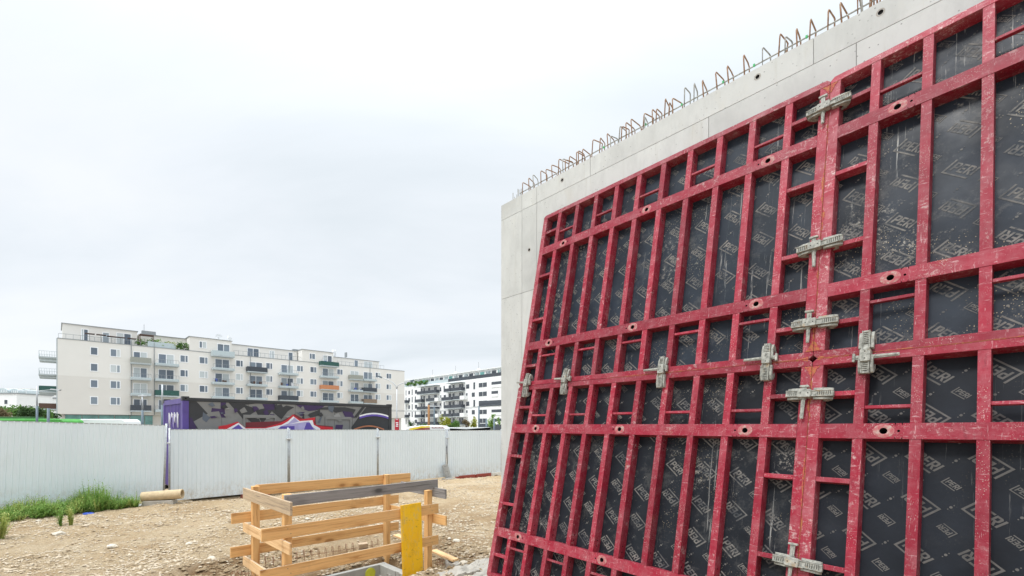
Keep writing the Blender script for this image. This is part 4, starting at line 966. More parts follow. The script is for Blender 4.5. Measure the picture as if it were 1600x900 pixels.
# roof gear
def dish(t, y, z, r, par):
    mb = MB(); n = 14; v = [(t, y, z)] + [(t + q * r * math.cos(6.2832 * k / n), y - q * q * .25 * r, z + q * r * math.sin(6.2832 * k / n)) for q in (.5, 1) for k in range(n)]
    mb.add(v, [(0, 1 + k, 1 + (k + 1) % n) for k in range(n)] + [(1 + k, 1 + (k + 1) % n, 1 + n + (k + 1) % n, 1 + n + k) for k in range(n)], 'frame_white'); mb.tube([(t, y, z - r - .5), (t, y, z)], .05, 5, 'flash_grey'); mb.obj('satellite_dish', par)
dish(B1(351), 5, ZT + 4.2, .75, b1); dish(B1(367), 4, ZT + 3.9, .5, b1)
for x, h_ in ((365, 1.9), (532, 1.6), (535, 1.6), (552, 1.2), (226, .8), (468, .5)):
    t = B1(x); mb = MB(); mb.box(t, t + (.25 if h_ > .9 else 2.2), 4, 5, ZT + 2.85, ZT + 2.9 + h_, 'flash_grey' if h_ < 1.5 else 'frame_white'); mb.obj('roof_vent', b1)
mb = MB(); mb.tube([(B1(227) + .3, 4.5, ZT + 2.9), (B1(227) + .3, 4.5, ZT + 5.0)], .04, 5, 'flash_grey'); mb.obj('antenna', b1)
# balconies sticking out of the end wall
mats = ['rail_glass', 'rail_glass', 'green_screen', 'brown_screen']
for r_, (zc, zs) in enumerate(fl):
    for row, yy in enumerate((.6, 6.2)):
        z = zs + EYE + .1; mb = MB(); mb.box(-2.3, -.002, yy, yy + 3.6, z, z + .22, 'slab_grey'); bo = mb.obj('balcony', b1)
        mb = MB()
        if r_ < 2:
            for q_ in range(8): mb.box(-2.26 + q_ * .31, -2.22 + q_ * .31, yy + .03, yy + .07, z + .24, z + 1.15, 'rail_glass')
            mb.box(-2.28, -.02, yy + .02, yy + .08, z + 1.15, z + 1.2, 'rail_glass'); mb.box(-2.28, -2.24, yy + .1, yy + 3.57, z + .24, z + 1.15, 'rail_glass')
        else: mb.box(-2.28, -2.24, yy + .03, yy + 3.57, z + .24, z + 1.15, mats[r_]); mb.box(-2.2, -.02, yy + .03, yy + .07, z + .24, z + 1.15, mats[r_])
        mb.obj('front_screen', bo)
mb = MB(); mb.box(-.16, -.002, .05, .2, 0, ZT, 'slab_grey'); mb.obj('corner_frame', b1)
# terrace plants
def leafy(name, cx, cy, cz, rx, ry, rz, n, size, mat, seed, parent=None, mbx=None):
    r_ = random.Random(seed); mb = mbx or MB(); cl = [(Vector((r_.gauss(0, .45), r_.gauss(0, .45), r_.gauss(0, .45))), .35 + .3 * r_.random()) for _ in range(9)]
    for _ in range(n):
        c_, cr_ = r_.choice(cl); p = c_ + Vector((r_.gauss(0, 1), r_.gauss(0, 1), r_.gauss(0, 1))) * cr_ * .5
        if p.length > 1.25: p *= 1.1 / p.length
        P_ = Vector((cx + p.x * rx, cy + p.y * ry, cz + p.z * rz)); a = Vector((r_.gauss(0, 1), r_.gauss(0, 1), r_.gauss(0, 1))).normalized(); b_ = a.cross(Vector((r_.gauss(0, 1), r_.gauss(0, 1), r_.gauss(0, 1)))).normalized(); s_ = size * (.6 + .8 * r_.random())
        mb.add([P_ - a * s_, P_ + b_ * s_ * .5, P_ + a * s_, P_ - b_ * s_ * .5], [(0, 1, 2, 3)], mat)
    if mbx: return mb
    me = bpy.data.meshes.new(name); me.from_pydata(mb.v, [], mb.f); me.materials.append(M[mat]); return link(name, me, parent)
for j, (x, w_, m_) in enumerate(((221, 1.1, 'leaf_mid'), (250, 1.0, 'weed_green'), (268, .9, 'weed_yellow'), (282, .8, 'leaf_mid'), (288, 1.0, 'leaf_dark'), (296, .9, 'leaf_mid'), (237, .9, 'leaf_mid'))):
    leafy('terrace_plant', B1(x), .9, ZT + .9, w_, .7, .8, 160, .16, m_, 50 + j, b1)

# white apartment building on the right
B2 = Facade((632 - 800) / F * 190, 190, -R(42.6)); b2 = thing('apartment_building', 'white apartment block with dark balconies, right of the cream block', 'building', None)
b2.matrix_world = frame_mat((B2.x, B2.y, 0), (-B2.a, -B2.b, 0), (B2.b, -B2.a, 0), (0, 0, 1))   # x runs towards the camera, y away
assert b2.matrix_world[1][1] > 0
def q2(x, y): t, z = B2(x, y); return -t, z
L2 = q2(830, 600)[0]; z_w = q2(783, 587)[1]
c3 = lambda a, b_: (560 + a / 6.15, 540 + b_ / 6.15)
mb = MB(); mb.box(-12, L2, 0, 14, -.05, z_w, 'render_white'); mb.obj('wall', b2)
mb = MB(); mb.box(-12, L2, 2.2, 12, z_w + .002, z_w + 3.0, 'render_white'); mb.obj('top_storey_wall', b2)
mb = MB(); mb.box(-12, L2, 1.6, 12.5, z_w + 3.0, z_w + 3.25, 'render_white'); mb.obj('roof_slab', b2)
mb = MB(); mb.box(-11.9, q2(*c3(860, 300))[0], .1, .2, z_w + .02, z_w + 1.15, 'rail_glass'); mb.obj('terrace_railing', b2)
mb = MB(); mb.box(q2(*c3(860, 300))[0] + .01, L2, .1, .2, z_w + .02, z_w + 1.15, 'dark_rail'); mb.obj('terrace_railing', b2)
for k in range(26):
    t = -8 + k * (L2 + 6) / 26; mb = MB(); mb.box(t, t + 2.2, 2.1, 2.19, z_w + .2, z_w + 2.4, 'dark_glass' if k % 3 else 'teal_glass'); mb.obj('terrace_door', b2)
    if k % 2: mb = MB(); mb.box(t + 2.4, t + 2.6, .4, 2.0, z_w + .05, z_w + 2.2, 'slab_grey'); mb.obj('terrace_divider', b2)
for j, x in enumerate((480, 510, 545, 580, 615, 650)): leafy('terrace_plant', q2(*c3(x, 380))[0], -.1, z_w + 1.1, 1.6, .6, .8, 120, .3, 'leaf_mid', 80 + j, b2)
fz = [z_w - 2.55, z_w - 5.55, z_w - 8.55, z_w - 11.55, z_w - 14.5]
def w2(a, b_, rows, h_=1.5, gl='dark_glass'):
    for r_ in rows:
        t0, t1 = q2(*c3(a, 400))[0], q2(*c3(b_, 400))[0]; window(b2, t0, t1, fz[r_] - h_ / 2 + .2, fz[r_] + h_ / 2 + .2, 0 if t1 - t0 < 2 else .5, 'frame_white', gl, .05, .04)
w2(480, 497, range(5)); w2(513, 522, (0, 1, 2, 3), 2.3); w2(543, 553, (1, 3), 2.3); w2(543, 566, (0, 2, 4)); w2(782, 797, (0, 2)); w2(787, 797, (1, 3)); w2(819, 831, (0, 2), 2.3); w2(820, 842, (1, 3))
w2(1035, 1067, (0, 2)); w2(1035, 1050, (1, 3)); w2(1105, 1123, (0, 2), 2.4); w2(1090, 1120, (1, 3)); w2(1157, 1235, (0, 1, 2, 3, 4))
for a, b_ in ((600, 615), (625, 640), (670, 690), (728, 755), (868, 892), (905, 925), (968, 1010), (455, 462)):
    w2(a, b_, range(5), 2.2)
def bal2(a, b_, r_, m_='dark_rail', dp=1.7, dz=0):
    t0, t1 = q2(*c3(a, 400))[0], q2(*c3(b_, 400))[0]; zs = fz[r_] - 1.35 + dz; balcony(b2, t0, t1, zs, dp, m_, 1.15, 'slab_grey' if m_ == 'dark_rail' else 'render_white')
for r_ in (0, 2, 4): bal2(595, 665, r_); bal2(668, 780, r_); bal2(860, 920, r_); bal2(922, 1025, r_)
for r_ in (1, 3): bal2(575, 640, r_, dz=-.1); bal2(684, 765, r_); bal2(767, 800, r_, 'render_white'); bal2(833, 935, r_, dz=-.1); bal2(940, 1008, r_); bal2(1010, 1050, r_, 'render_white')
for r_ in (1, 3): bal2(452, 490, r_)
for a, b_ in ((600, 785), (885, 1025)):
    t0, t1 = q2(*c3(a, 400))[0], q2(*c3(b_, 400))[0]; mb = MB(); mb.box(t0, t1, -1.9, -.002, fz[0] + 1.7, fz[0] + 1.9, 'slab_grey'); mb.obj('canopy', b2)
for r_ in range(5):   # loggias on the right
    t0 = q2(*c3(1280 if r_ in (0, 1, 3, 4) else 1160, 400))[0]; t1 = q2(*c3(1342 if r_ == 1 else 1500, 400))[0]
    mb = MB(); mb.box(t0, t1, -.06, -.01, fz[r_] - .75, fz[r_] + .85, 'dark_glass'); lg = mb.obj('loggia_opening', b2)
    mb = MB(); mb.box(t0, t1, -.16, -.08, fz[r_] - 1.0, fz[r_] - .1 if r_ != 2 else fz[r_] + .1, 'render_white' if r_ != 2 else 'dark_rail'); mb.obj('parapet', lg)
mb = MB(); mb.box(q2(*c3(1165, 400))[0], L2, -.12, -.02, .1, 2.6, 'dark_glass'); mb.obj('shop_window', b2)
for x in (650, 870, 1090, 1345):
    t = q2(*c3(x, 260))[0]; mb = MB(); mb.tube([(t, 3, z_w + 3.2), (t, 3, z_w + 6.2)], .06, 5, 'flash_grey'); mb.box(t - .5, t + .5, 2.9, 3.1, z_w + 3.26, z_w + 4.0, 'render_white'); mb.obj('antenna', b2)

# white terraced houses at far left
def far_house(px0, px1, ytop, ybot, d, label, wins=(), roof=None, dpt=10):
    x0, x1 = (px0 - 800) / F * d, (px1 - 800) / F * d; zt = (664 - ytop) / F * d + EYE
    h = thing('terraced_house', label, 'building', None, (x0, d, -.05), group='white terraced houses at the far left')
    mb = MB(); mb.box(0, x1 - x0, 0, dpt, 0, zt, 'render_white'); mb.obj('wall', h)
    mb = MB(); mb.box(-.2, x1 - x0 + .2, -.2, dpt + .2, zt, zt + .25, 'flash_grey' if roof is None else roof); mb.obj('roof', h)
    for a, b_, c, e_ in wins:
        window(h, (a - 800) / F * d - x0, (b_ - 800) / F * d - x0, (664 - e_) / F * d + EYE, (664 - c) / F * d + EYE, 0, gl='dark_glass')
    return h
z1c = lambda a, b_: (a / 12, 590 + b_ / 12)
far_house(-25, 26, 615, 640, 128, 'white terraced house with a sloped front at the far left edge', [(7, 12, 624.5, 631), (20.5, 27, 625, 631)][:1])
far_house(27, 56, 621, 640, 134, 'white terraced house between the left edge and the pale lamp pole', [(38.5, 41.5, 627, 632), (52.8, 54, 627.5, 633)])
far_house(57, 86, 622, 645, 140, 'white terraced house beside the cream block, right of the pale lamp pole', [(62, 63.5, 628, 633), (67.3, 68.5, 628, 633), (72, 73, 628.5, 631)])
far_house(-20, 40, 611, 622, 150, 'long white upper storey above the far left terrace with glazed roof terrace', [(1, 16, 611.5, 614.5), (20, 27, 611, 615)], 'render_white')
far_house(38, 72, 614, 622, 158, 'white upper storey with grey penthouse roofs above the terraced houses', [(40, 46, 615, 617), (50, 55, 615.5, 617.5)])
far_house(-30, 46, 607.5, 612, 175, 'highest white roofline at the far left skyline', [], 'render_white')

for px0, px1, yt, yb, d_, lb in ((-6, 12, 608, 612.5, 145, 'left glazed barrel roof on the far left terrace'), (14, 29, 609, 613.5, 146, 'right glazed barrel roof on the far left terrace'), (33, 42, 609.5, 616, 148, 'small curved white roof beside the glazed barrel roofs')):
    a_, c_ = (px0 - 800) / F * d_, (px1 - 800) / F * d_; z0, z1 = (664 - yb) / F * d_ + EYE, (664 - yt) / F * d_ + EYE; w_ = c_ - a_
    ob = thing('roof_pavilion', lb, 'roof pavilion', None, (a_, d_, z0)); mb = MB(); n = 10
    mb.prism([(0, -z0)] + [(w_ / 2 - w_ / 2 * math.cos(math.pi * k / n), (z1 - z0) * math.sin(math.pi * k / n) + .3) for k in range(n + 1)] + [(w_, -z0)], 0, 7, 'y', 'rail_glass'); mb.obj('vault', ob)
    mb = MB()
    for k in range(5): mb.box(w_ * (k + .5) / 5 - .06, w_ * (k + .5) / 5 + .06, -.08, -.01, 0, (z1 - z0) * .75, 'frame_white')
    mb.obj('glazing_bars', ob)
# ---------------------------------------------------------------- trees
def tree(px, ytop, ybot, wpx, d, mat, label, seed, name='tree', cat='tree', n=900, group='trees and shrubs beyond the fence', size=None):
    x = (px - 800) / F * d; zt = (664 - ytop) / F * d + EYE; zb_ = (664 - ybot) / F * d + EYE; rx = wpx / F * d / 2; rz = (zt - zb_) / 2; cz = (zt + zb_) / 2
    root = thing(name, label, cat, None, (x, d, -.05), group); r_ = random.Random(seed)
    mb = MB(); mb.tube([(0, 0, 0), (.05, 0, cz * .5), (0, .05, cz)], max(.06, rx * .06), 6, 'bark', r2=max(.03, rx * .03))
    for k in range(6):
        a = r_.random() * 6.28; mb.tube([(0, 0, cz * (.6 + .06 * k)), (math.cos(a) * rx * .35, math.sin(a) * rx * .35, cz + rz * .1), (math.cos(a) * rx * .6, math.sin(a) * rx * .6, cz + rz * (.2 + .3 * r_.random()))], max(.03, rx * .025), 5, 'bark', r2=.015)
    mb.obj('trunk', root); leafy('crown', 0, 0, cz, rx * .9, rx * .9, rz * .95, n, size or max(.10, rx * .10), mat, seed, root)
tree(26, 632, 656, 44, 66, 'leaf_mid', 'broad green tree at the far left in front of the white houses', 1, n=2200)
tree(50, 633, 657, 32, 60, 'leaf_dark', 'dark green tree between the left edge and the tall pale lamp pole', 2, n=2200)
tree(69, 638, 657, 24, 63, 'leaf_mid', 'bushy green tree right of the tall pale lamp pole', 3, n=1600)
tree(4, 636, 658, 26, 56, 'leaf_brown', 'olive brown bush cut by the left edge of the picture', 4, n=1500)
tree(84, 646, 657, 18, 68, 'leaf_dark', 'low dark bush below the end balconies of the cream block', 5, n=900)
tree(694, 648, 671, 19, 62, 'leaf_yellow', 'yellow-green young tree left of centre before the white block', 6, n=1100)
tree(713, 654, 671, 12, 70, 'leaf_mid', 'small green tree right of the yellow-green young tree', 7, n=700)
tree(739, 651, 669, 14, 64, 'leaf_yellow', 'slender yellow tree left of the dark wooden post', 8, n=700)
tree(729, 654, 668, 14, 68, 'leaf_brown', 'reddish brown shrub beside the slender yellow tree', 9, n=600)
tree(771, 646, 671, 20, 48, 'weed_green', 'sparse light green sapling next to the concrete wall', 10, n=420)
tree(645, 657, 671, 16, 90, 'leaf_dark', 'dark shrub at the corner of the cream block right of the red sign', 11, n=700)
tree(705, 659, 671, 14, 66, 'leaf_mid', 'low olive shrub between the two young trees', 12, n=600)
tree(660, 662, 671, 18, 95, 'leaf_mid', 'low green hedge behind the white vans', 13, n=700)

# ---------------------------------------------------------------- street things
def pole(px, ytop, d, r, mat, label, name='street_pole', cat='pole', top=None, mid=None):
    x = (px - 800) / F * d; zt = (664 - ytop) / F * d + EYE; root = thing(name, label, cat, None, (x, d, -.05))
    mb = MB()
    if mid: zm = (664 - mid) / F * d + EYE; mb.tube([(0, 0, 0), (0, 0, zm)], r * 1.5, 8, 'pole_slate'); mb.tube([(0, 0, zm), (0, 0, zt)], r, 8, mat)
    else: mb.tube([(0, 0, 0), (0, 0, zt)], r, 8, mat, r2=r * .85)
    mb.obj('shaft', root, smooth=True)
    if top:
        mb = MB(); mb.box(-top, top, -.08, .08, zt - .15, zt - .05, 'pole_pale'); mb.obj('crossarm', root, .01)
    return root, zt
r_, z = pole(57.8, 603, 40, .055, 'pole_pale', 'tall pale pole with a dark base at the far left', mid=633.5)
mb = MB(); zz = (664 - 610) / F * 40 + EYE; mb.tube([(-1.6, 0, zz + .05), (0, 0, zz), (1.3, 0, zz + .1)], .03, 6, 'pole_pale'); mb.prism([(1.2, zz + .08), (2.0, zz + .02), (2.1, zz + .12), (1.3, zz + .2)], -.1, .1, 'y', 'pole_pale'); mb.obj('lamp_arm', r_)
pole(75.5, 637, 36, .10, 'pole_slate', 'short thick grey post just left of the cream block')
pole(222.5, 616, 42, .06, 'pole_pale', 'pale pole with a dark base before the glazed ground floor', top=.35, mid=640)
pole(253.5, 600, 40, .06, 'pole_pale', 'tallest pale pole with a dark base just left of the container', mid=632)
pole(670, 632, 55, .16, 'pole_brown', 'brown wooden pole before the white block')
r_, z = pole(678.5, 633, 55, .10, 'pole_slate', 'grey lamp post right beside the brown wooden pole', top=.9)
pole(748.3, 634, 50, .10, 'pole_slate', 'dark thin post right of the slender yellow tree')
pole(760, 654, 46, .10, 'pole_slate', 'left one of two short blue-grey posts near the concrete wall')
pole(772, 654, 44, .10, 'pole_slate', 'right one of two short blue-grey posts near the concrete wall')
# double-arm street lamp
d = 45; X = lambda px: (px - 620) / F * d; Z = lambda py: (664 - py) / F * d + EYE
lamp = thing('street_lamp', 'double-armed street lamp rising before the cream block end wall', 'street lamp', None, ((620 - 800) / F * d, d, -.05))
mb = MB(); mb.tube([(0, 0, 0), (0, 0, Z(650)), (0, 0, Z(607))], .085, 8, 'pole_pale', r2=.05); mb.obj('shaft', lamp, smooth=True)
for sgn, pts in ((-1, [(620, 607), (618.5, 602), (614, 597), (607, 593), (598, 589.5)]), (1, [(620, 607), (621.5, 602), (626, 599), (632, 597), (640, 595.5)])):
    mb = MB(); mb.tube([(X(a), 0, Z(b_)) for a, b_ in pts], .045, 6, 'pole_pale', r2=.035); ar = mb.obj('arm', lamp, smooth=True)
    a, b_ = pts[-1]; mb = MB(); mb.prism([(X(a) - sgn * -.1, Z(b_) - .06), (X(a + sgn * 7), Z(b_ - 2) - .04), (X(a + sgn * 7), Z(b_ - 2) + .08), (X(a) + sgn * .1, Z(b_) + .12)], -.14, .14, 'y', 'pole_slate'); mb.obj('lamp_head', ar, .01)
d = 43; sg = thing('advertising_column', 'narrow red sign board with white marks beside the container', 'sign', None, ((620.3 - 800) / F * d, d, -.05))
mb = MB(); mb.box(-.20, .20, -.05, .05, .6, Z(653.5), 'sign_red'); mb.obj('board', sg, .01); mb = MB(); mb.box(-.05, .05, -.04, .04, 0, .6, 'pole_slate'); mb.obj('post', sg)
mb = MB()
for k, py in enumerate((659, 661.6, 664.2)): mb.box(-.11 + .04 * (k == 1), .13, -.056, -.051, Z(py) - .1, Z(py) + .0, 'spray_white')
mb.box(-.12, .12, -.056, -.051, Z(655), Z(654.4), 'spray_white'); mb.obj('white_marks', sg)
# overhead wires
mb = MB()
for a, b_ in (((632 - 800) / F * 60, Z(646) + .3), ((632 - 800) / F * 60, Z(648) + .3)):
    mb.tube([(-19, 60, 3.9 + (b_ - Z(646))), (-10, 58, 3.6 + (b_ - Z(646))), (0, 56, 4.6 + (b_ - Z(646)))], .02, 4, 'steel_dark')
tag(mb.obj('overhead_wire'), 'pair of thin overhead wires before the white block', 'wire')

def bus(px0, px1, ytop, d, ang, body, stripe, label, h_=3.0, name='bus', cat='bus', nose=1):
    x0, x1 = (px0 - 800) / F * d, (px1 - 800) / F * d; Lg = x1 - x0; root = thing(name, label, cat, None, ((x0 + x1) / 2, d, -.03)); zt = (664 - ytop) / F * d + EYE; hw = 1.2
    mb = MB(); prof = [(-Lg / 2, .35), (Lg / 2, .35), (Lg / 2, zt * .55), (Lg / 2 - .12 * nose, zt * .90), (Lg / 2 - .5 * nose, zt * .99), (Lg / 2 - .9 * nose, zt), (-Lg / 2 + 1.6 * nose, zt), (-Lg / 2 + .6 * nose, zt * .96), (-Lg / 2, zt * .84)]
    mb.prism(prof, -hw, hw, 'y', body); mb.obj('body', root, .08)
    mb = MB(); mb.prism([(-Lg / 2 + .5, zt * .45), (Lg / 2 - .5, zt * .45), (Lg / 2 - .7, zt * .70), (-Lg / 2 + .6, zt * .70)], -hw - .01, -hw - .002, 'y', 'dark_glass'); mb.obj('side_window', root)
    if stripe:
        for k, m_ in enumerate(stripe):
            mb = MB(); q = zt * .98 - .17 * k; e_ = zt * .98 - .17 * (k + 1) + .01; mb.prism([(-Lg / 2 + .5, e_ - .25), (0, e_ + .02), (Lg * .1, e_ + .04), (Lg * .1, q), (-Lg * .1, q), (-Lg / 2 + .6, q - .22)], -hw - .02, -hw - .011, 'y', m_); mb.obj('stripe', root)
    for x in (-Lg * .32, Lg * .32):
        for y in (-hw + .05, hw - .35):
            mb = MB(); n = 16; mb.prism([(x + .48 * math.cos(6.2832 * k / n), .46 + .48 * math.sin(6.2832 * k / n)) for k in range(n)], y, y + .3, 'y', 'rubber'); mb.obj('wheel', root)
    return root, Lg, zt, hw
rt, Lg, zt, hw = bus(-30, 118, 654.0, 52, 0, 'bus_green', None, 'bright green bus whose roof shows above the fence at far left')
mb = MB(); mb.box(-Lg * .35, Lg * .1, -.8, .8, zt + .005, zt + .22, 'bus_dark'); mb.obj('roof_unit', rt, .03)
bus(66, 210, 654.6, 58, 0, 'bus_white', ('bus_white',), 'white bus whose roof shows above the fence before the glazed ground floor', nose=1)
rt, Lg, zt, hw = bus(634.5, 703, 664.3, 40, 0, 'bus_white', ('bus_yellow', 'plastic_red'), 'white van with yellow and red stripes behind the fence', name='van', cat='van')
mb = MB()
for k in range(11): mb.box(.55 + .1 * k, .55 + .1 * k + .065, -hw - .014, -hw - .011, zt * .9 - .03, zt * .9 + (.05 if k % 3 else .09), 'plastic_red')
mb.obj('red_lettering', rt)
bus(704, 746, 668.6, 42, 0, 'bus_white', None, 'white van with a low roof behind the fence, right of the striped one', name='van', cat='van')

# ---------------------------------------------------------------- pit: concrete shaft, guardrail, boards
PM = frame_mat((PIT.x, PIT.y, 0), (E1.x, E1.y, 0), (E2.x, E2.y, 0), (0, 0, 1))    # x along, y towards camera
def pz(Y): return EYE + Y
shaft = thing('concrete_shaft', 'open concrete shaft sunk in the pit inside the timber guardrail', 'shaft', PM)
RT = pz(-2.235)
mb = MB(); mb.box(.02, PL - .06, .03, .10, -1.2, RT, 'shaft_concrete'); mb.obj('back_wall', shaft, .006)
mb = MB(); mb.box(PL - .18, PL - .06, .102, PW - .05, -1.2, RT - .004, 'shaft_concrete'); mb.obj('side_wall', shaft, .006)
mb = MB(); mb.box(.02, .12, .102, PW - .05, -1.2, RT - .006, 'shaft_concrete'); mb.obj('side_wall', shaft, .006)
mb = MB(); mb.box(.122, PL - .182, PW - .17, PW - .05, -1.2, RT - .55, 'shaft_concrete'); mb.obj('front_wall', shaft, .006)
for x in (.55, 1.05, 1.5):
    mb = MB(); mb.box(x, x + .008, .1005, .1035, -1.1, RT - .01, 'site_concrete'); mb.obj('form_seam', shaft)
# yellow plug
mb = MB(); n = 24; mb.prism([(1.61 + .085 * math.cos(6.2832 * k / n), RT - .105 + .085 * math.sin(6.2832 * k / n)) for k in range(n)], .101, .112, 'y', 'print_yellow'); mb.obj('yellow_plug', shaft)
guard = thing('timber_guardrail', 'timber guardrail of pine posts and boards around the pit', 'guardrail', PM)
pw = .043
for (u, v, top, bot) in ((0, 0, -.82, -2.6), (0, PW, -.80, -2.6), (PL, 0, -.815, -2.6), (PL, PW, -.955, -2.3)):
    mb = MB(); mb.box(u - pw, u + pw, v - pw, v + pw, pz(bot), pz(top), 'pine_z'); mb.obj('post', guard, .003)
def board(x0, x1, y0, y1, za, zb_, wd_, mat, endmat=None, slope=0):
    """board along x (if x1-x0 long) or along y; za/zb = top edge height at both ends"""
    mb = MB(); along_x = (x1 - x0) > (y1 - y0)
    if along_x: v = [(x0, y0, za - wd_), (x1, y0, zb_ - wd_), (x1, y1, zb_ - wd_), (x0, y1, za - wd_), (x0, y0, za), (x1, y0, zb_), (x1, y1, zb_), (x0, y1, za)]
    else: v = [(x0, y0, za - wd_), (x1, y0, za - wd_), (x1, y1, zb_ - wd_), (x0, y1, zb_ - wd_), (x0, y0, za), (x1, y0, za), (x1, y1, zb_), (x0, y1, zb_)]
    mb.add(v, [(0, 3, 2, 1), (4, 5, 6, 7), (0, 1, 5, 4), (1, 2, 6, 5), (2, 3, 7, 6), (3, 0, 4, 7)], mat + ('_x' if along_x else '_y'))
    if 'weather' not in mat: mb._m('half_weathered' + ('_x' if along_x else '_y')); mb.mi[1] = 1
    o = mb.obj('board', guard, .002); return o
b0 = .046; th = .027
# front boards
for x0, x1, Y0, Y1, w_, m_ in ((-.05, 2.08, -.805, -.80, .13, 'weathered_wood'), (-.287, 2.09, -1.15, -1.157, .143, 'pine'), (-.30, 2.09, -1.606, -1.62, .135, 'pine')):
    board(x0, x1, PW + b0, PW + b0 + th, pz(Y0), pz(Y1), w_, m_)
guard.children[-1]['label'] = 'lowest front board'; guard.children[-3]['label'] = 'grey weathered top board on the camera side'
# back boards
for x0, x1, Y0, Y1, w_, m_ in ((.02, 2.44, -.81, -.83, .143, 'pine'), (-.27, 2.21, -1.157, -1.18, .14, 'pine'), (-.28, 2.21, -1.60, -1.64, .14, 'pine')):
    board(x0, x1, -b0 - th, -b0, pz(Y0), pz(Y1), w_, m_)
# left boards (along y)
for y0, y1, Y0, Y1, w_, m_ in ((-.30, 1.49, -.865, -.852, .15, 'half_weathered'), (-.30, 1.47, -1.335, -1.31, .13, 'pine_pale'), (-.30, 1.45, -1.80, -1.77, .13, 'pine_pale')):
    board(-b0 - th, -b0, y0, y1, pz(Y0), pz(Y1), w_, m_)
for y0, y1, Y0, Y1, w_, m_ in ((.35, 1.53, -.905, -.915, .135, 'weathered_wood'), (.03, 1.54, -1.32, -1.288, .14, 'pine')):
    board(PL + b0, PL + b0 + th, y0, y1, pz(Y0), pz(Y1), w_, m_)
# nail heads at the crossings
mb = MB()
for u in (0, PL):
    for Y in (-.865, -1.22, -1.675):
        for du, dz in ((-.015, .03), (.018, -.03)):
            n = 6; y_ = PW + b0 + th + .001; mb.prism([(u + du + .005 * math.cos(6.28 * k / n), pz(Y) + dz + .005 * math.sin(6.28 * k / n)) for k in range(n)], y_, y_ + .002, 'y', 'steel_dark')
mb.obj('nail_heads', guard)
# yellow formwork sheet
ys = thing('shuttering_board', 'scuffed yellow shuttering board leaning on the front of the guardrail', 'board', PM @ Matrix.Translation((1.435, PW + .150, pz(-2.13))) @ Matrix.Rotation(R(3.2), 4, 'X'))
mb = MB(); mb.prism([(0, 0), (.325, .09), (.325, 1.035), (.0, 1.03)], 0, .022, 'y', 'yellow_sheet'); mb.obj('sheet', ys, .0015)
# reinforcement starter bars round the shaft
def rebar_comb(p0, p1, z0, z1, n, label, hook=.05, r=.005, mat='rebar_rust', jit=.02, seed=1, level=True):
    rr = random.Random(seed); root = thing('rebar_mesh', label, 'rebar', None, (p0[0], p0[1], z0)); p0 = Vector(p0); p1 = Vector(p1); d_ = p1 - p0; nn = Vector((-d_.y, d_.x)).normalized()
    for k in range(n):
        q = d_ * (k / (n - 1)); h_ = z1 - z0 + jit * (rr.random() - .5); mb = MB()
        mb.tube([(q.x, q.y, -.12), (q.x, q.y, h_ - .02), (q.x + nn.x * .01, q.y + nn.y * .01, h_), (q.x + nn.x * hook, q.y + nn.y * hook, h_ + .005 * rr.random()), (q.x + nn.x * (hook + .012), q.y + nn.y * (hook + .012), h_ - .08 - .05 * rr.random())], r, 5, mat); mb.obj('upright_bar', root)
    if level:
        for zz, off in ((.72, 0), (.25, .01)):
            mb = MB(); mb.tube([(d_.x * t + nn.x * off, d_.y * t + nn.y * off, (z1 - z0) * zz + .01 * (rr.random() - .5)) for t in (0, .25, .5, .75, 1)], r, 5, mat); mb.obj('long_bar', root)
a = ((415 - 800) / F * 6.95, 6.95); b_ = ((592 - 800) / F * 8.0, 8.0)
rebar_comb(a, b_, pz(-2.28), pz(-2.03), 17, 'long row of hooked rusty rebar along the back of the shaft', .07, seed=2)
a = ((362 - 800) / F * 5.75, 5.75); b_ = ((389 - 800) / F * 5.6, 5.6)
rebar_comb(a, b_, pz(-2.12), pz(-1.86), 6, 'cluster of bent rebar left of the guardrail at the bottom edge', .08, seed=3, level=False)
a = PM @ Vector((.9, PW - .11, 0)); b_ = PM @ Vector((PL - .02, PW - .13, 0))
rebar_comb((a.x, a.y), (b_.x, b_.y), pz(-2.45), pz(-2.1), 9, 'pale wired rebar loops on the near edge of the shaft', .09, .006, 'rebar_grey', .03, seed=5)
a = PM @ Vector((PL + .12, -.1, 0)); b_ = PM @ Vector((PL + .12, .95, 0))
rebar_comb((a.x, a.y), (b_.x, b_.y), pz(-2.32), pz(-2.02), 10, 'rebar row between the shaft and the right-hand guardrail post', .06, seed=6)
a = ((683 - 800) / F * 6.95, 6.95); b_ = ((710 - 800) / F * 6.75, 6.75)
rebar_comb(a, b_, pz(-2.25), pz(-2.05), 7, 'short rebar stubs under the loose plank right of the guardrail', .05, seed=7)
def plank(px, py, d, L_, W_, H_, ang, tilt, label, mat='pine_pale', name='loose_plank', cat='plank'):
    mb = MB(); mb.box(-L_ / 2, L_ / 2, -W_ / 2, W_ / 2, 0, H_, mat + '_x'); ob = mb.obj(name, None, .002)
    ob.matrix_world = Matrix.Translation(((px - 800) / F * d, d, (664 - py) / F * d + EYE)) @ Matrix.Rotation(ang, 4, 'Z') @ Matrix.Rotation(tilt, 4, 'Y'); tag(ob, label, cat)
plank(694, 869, 6.95, .58, .11, .03, R(-46), R(3), 'loose pale plank lying across rebar right of the guardrail')
plank(630, 842, 8.0, .5, .11, .03, R(-46), R(2), 'pale plank end behind the yellow board')
plank(567, 858, 7.75, .15, .12, .10, R(30), 0, 'small square timber block behind the shaft', 'half_weathered', 'timber_block', 'block')
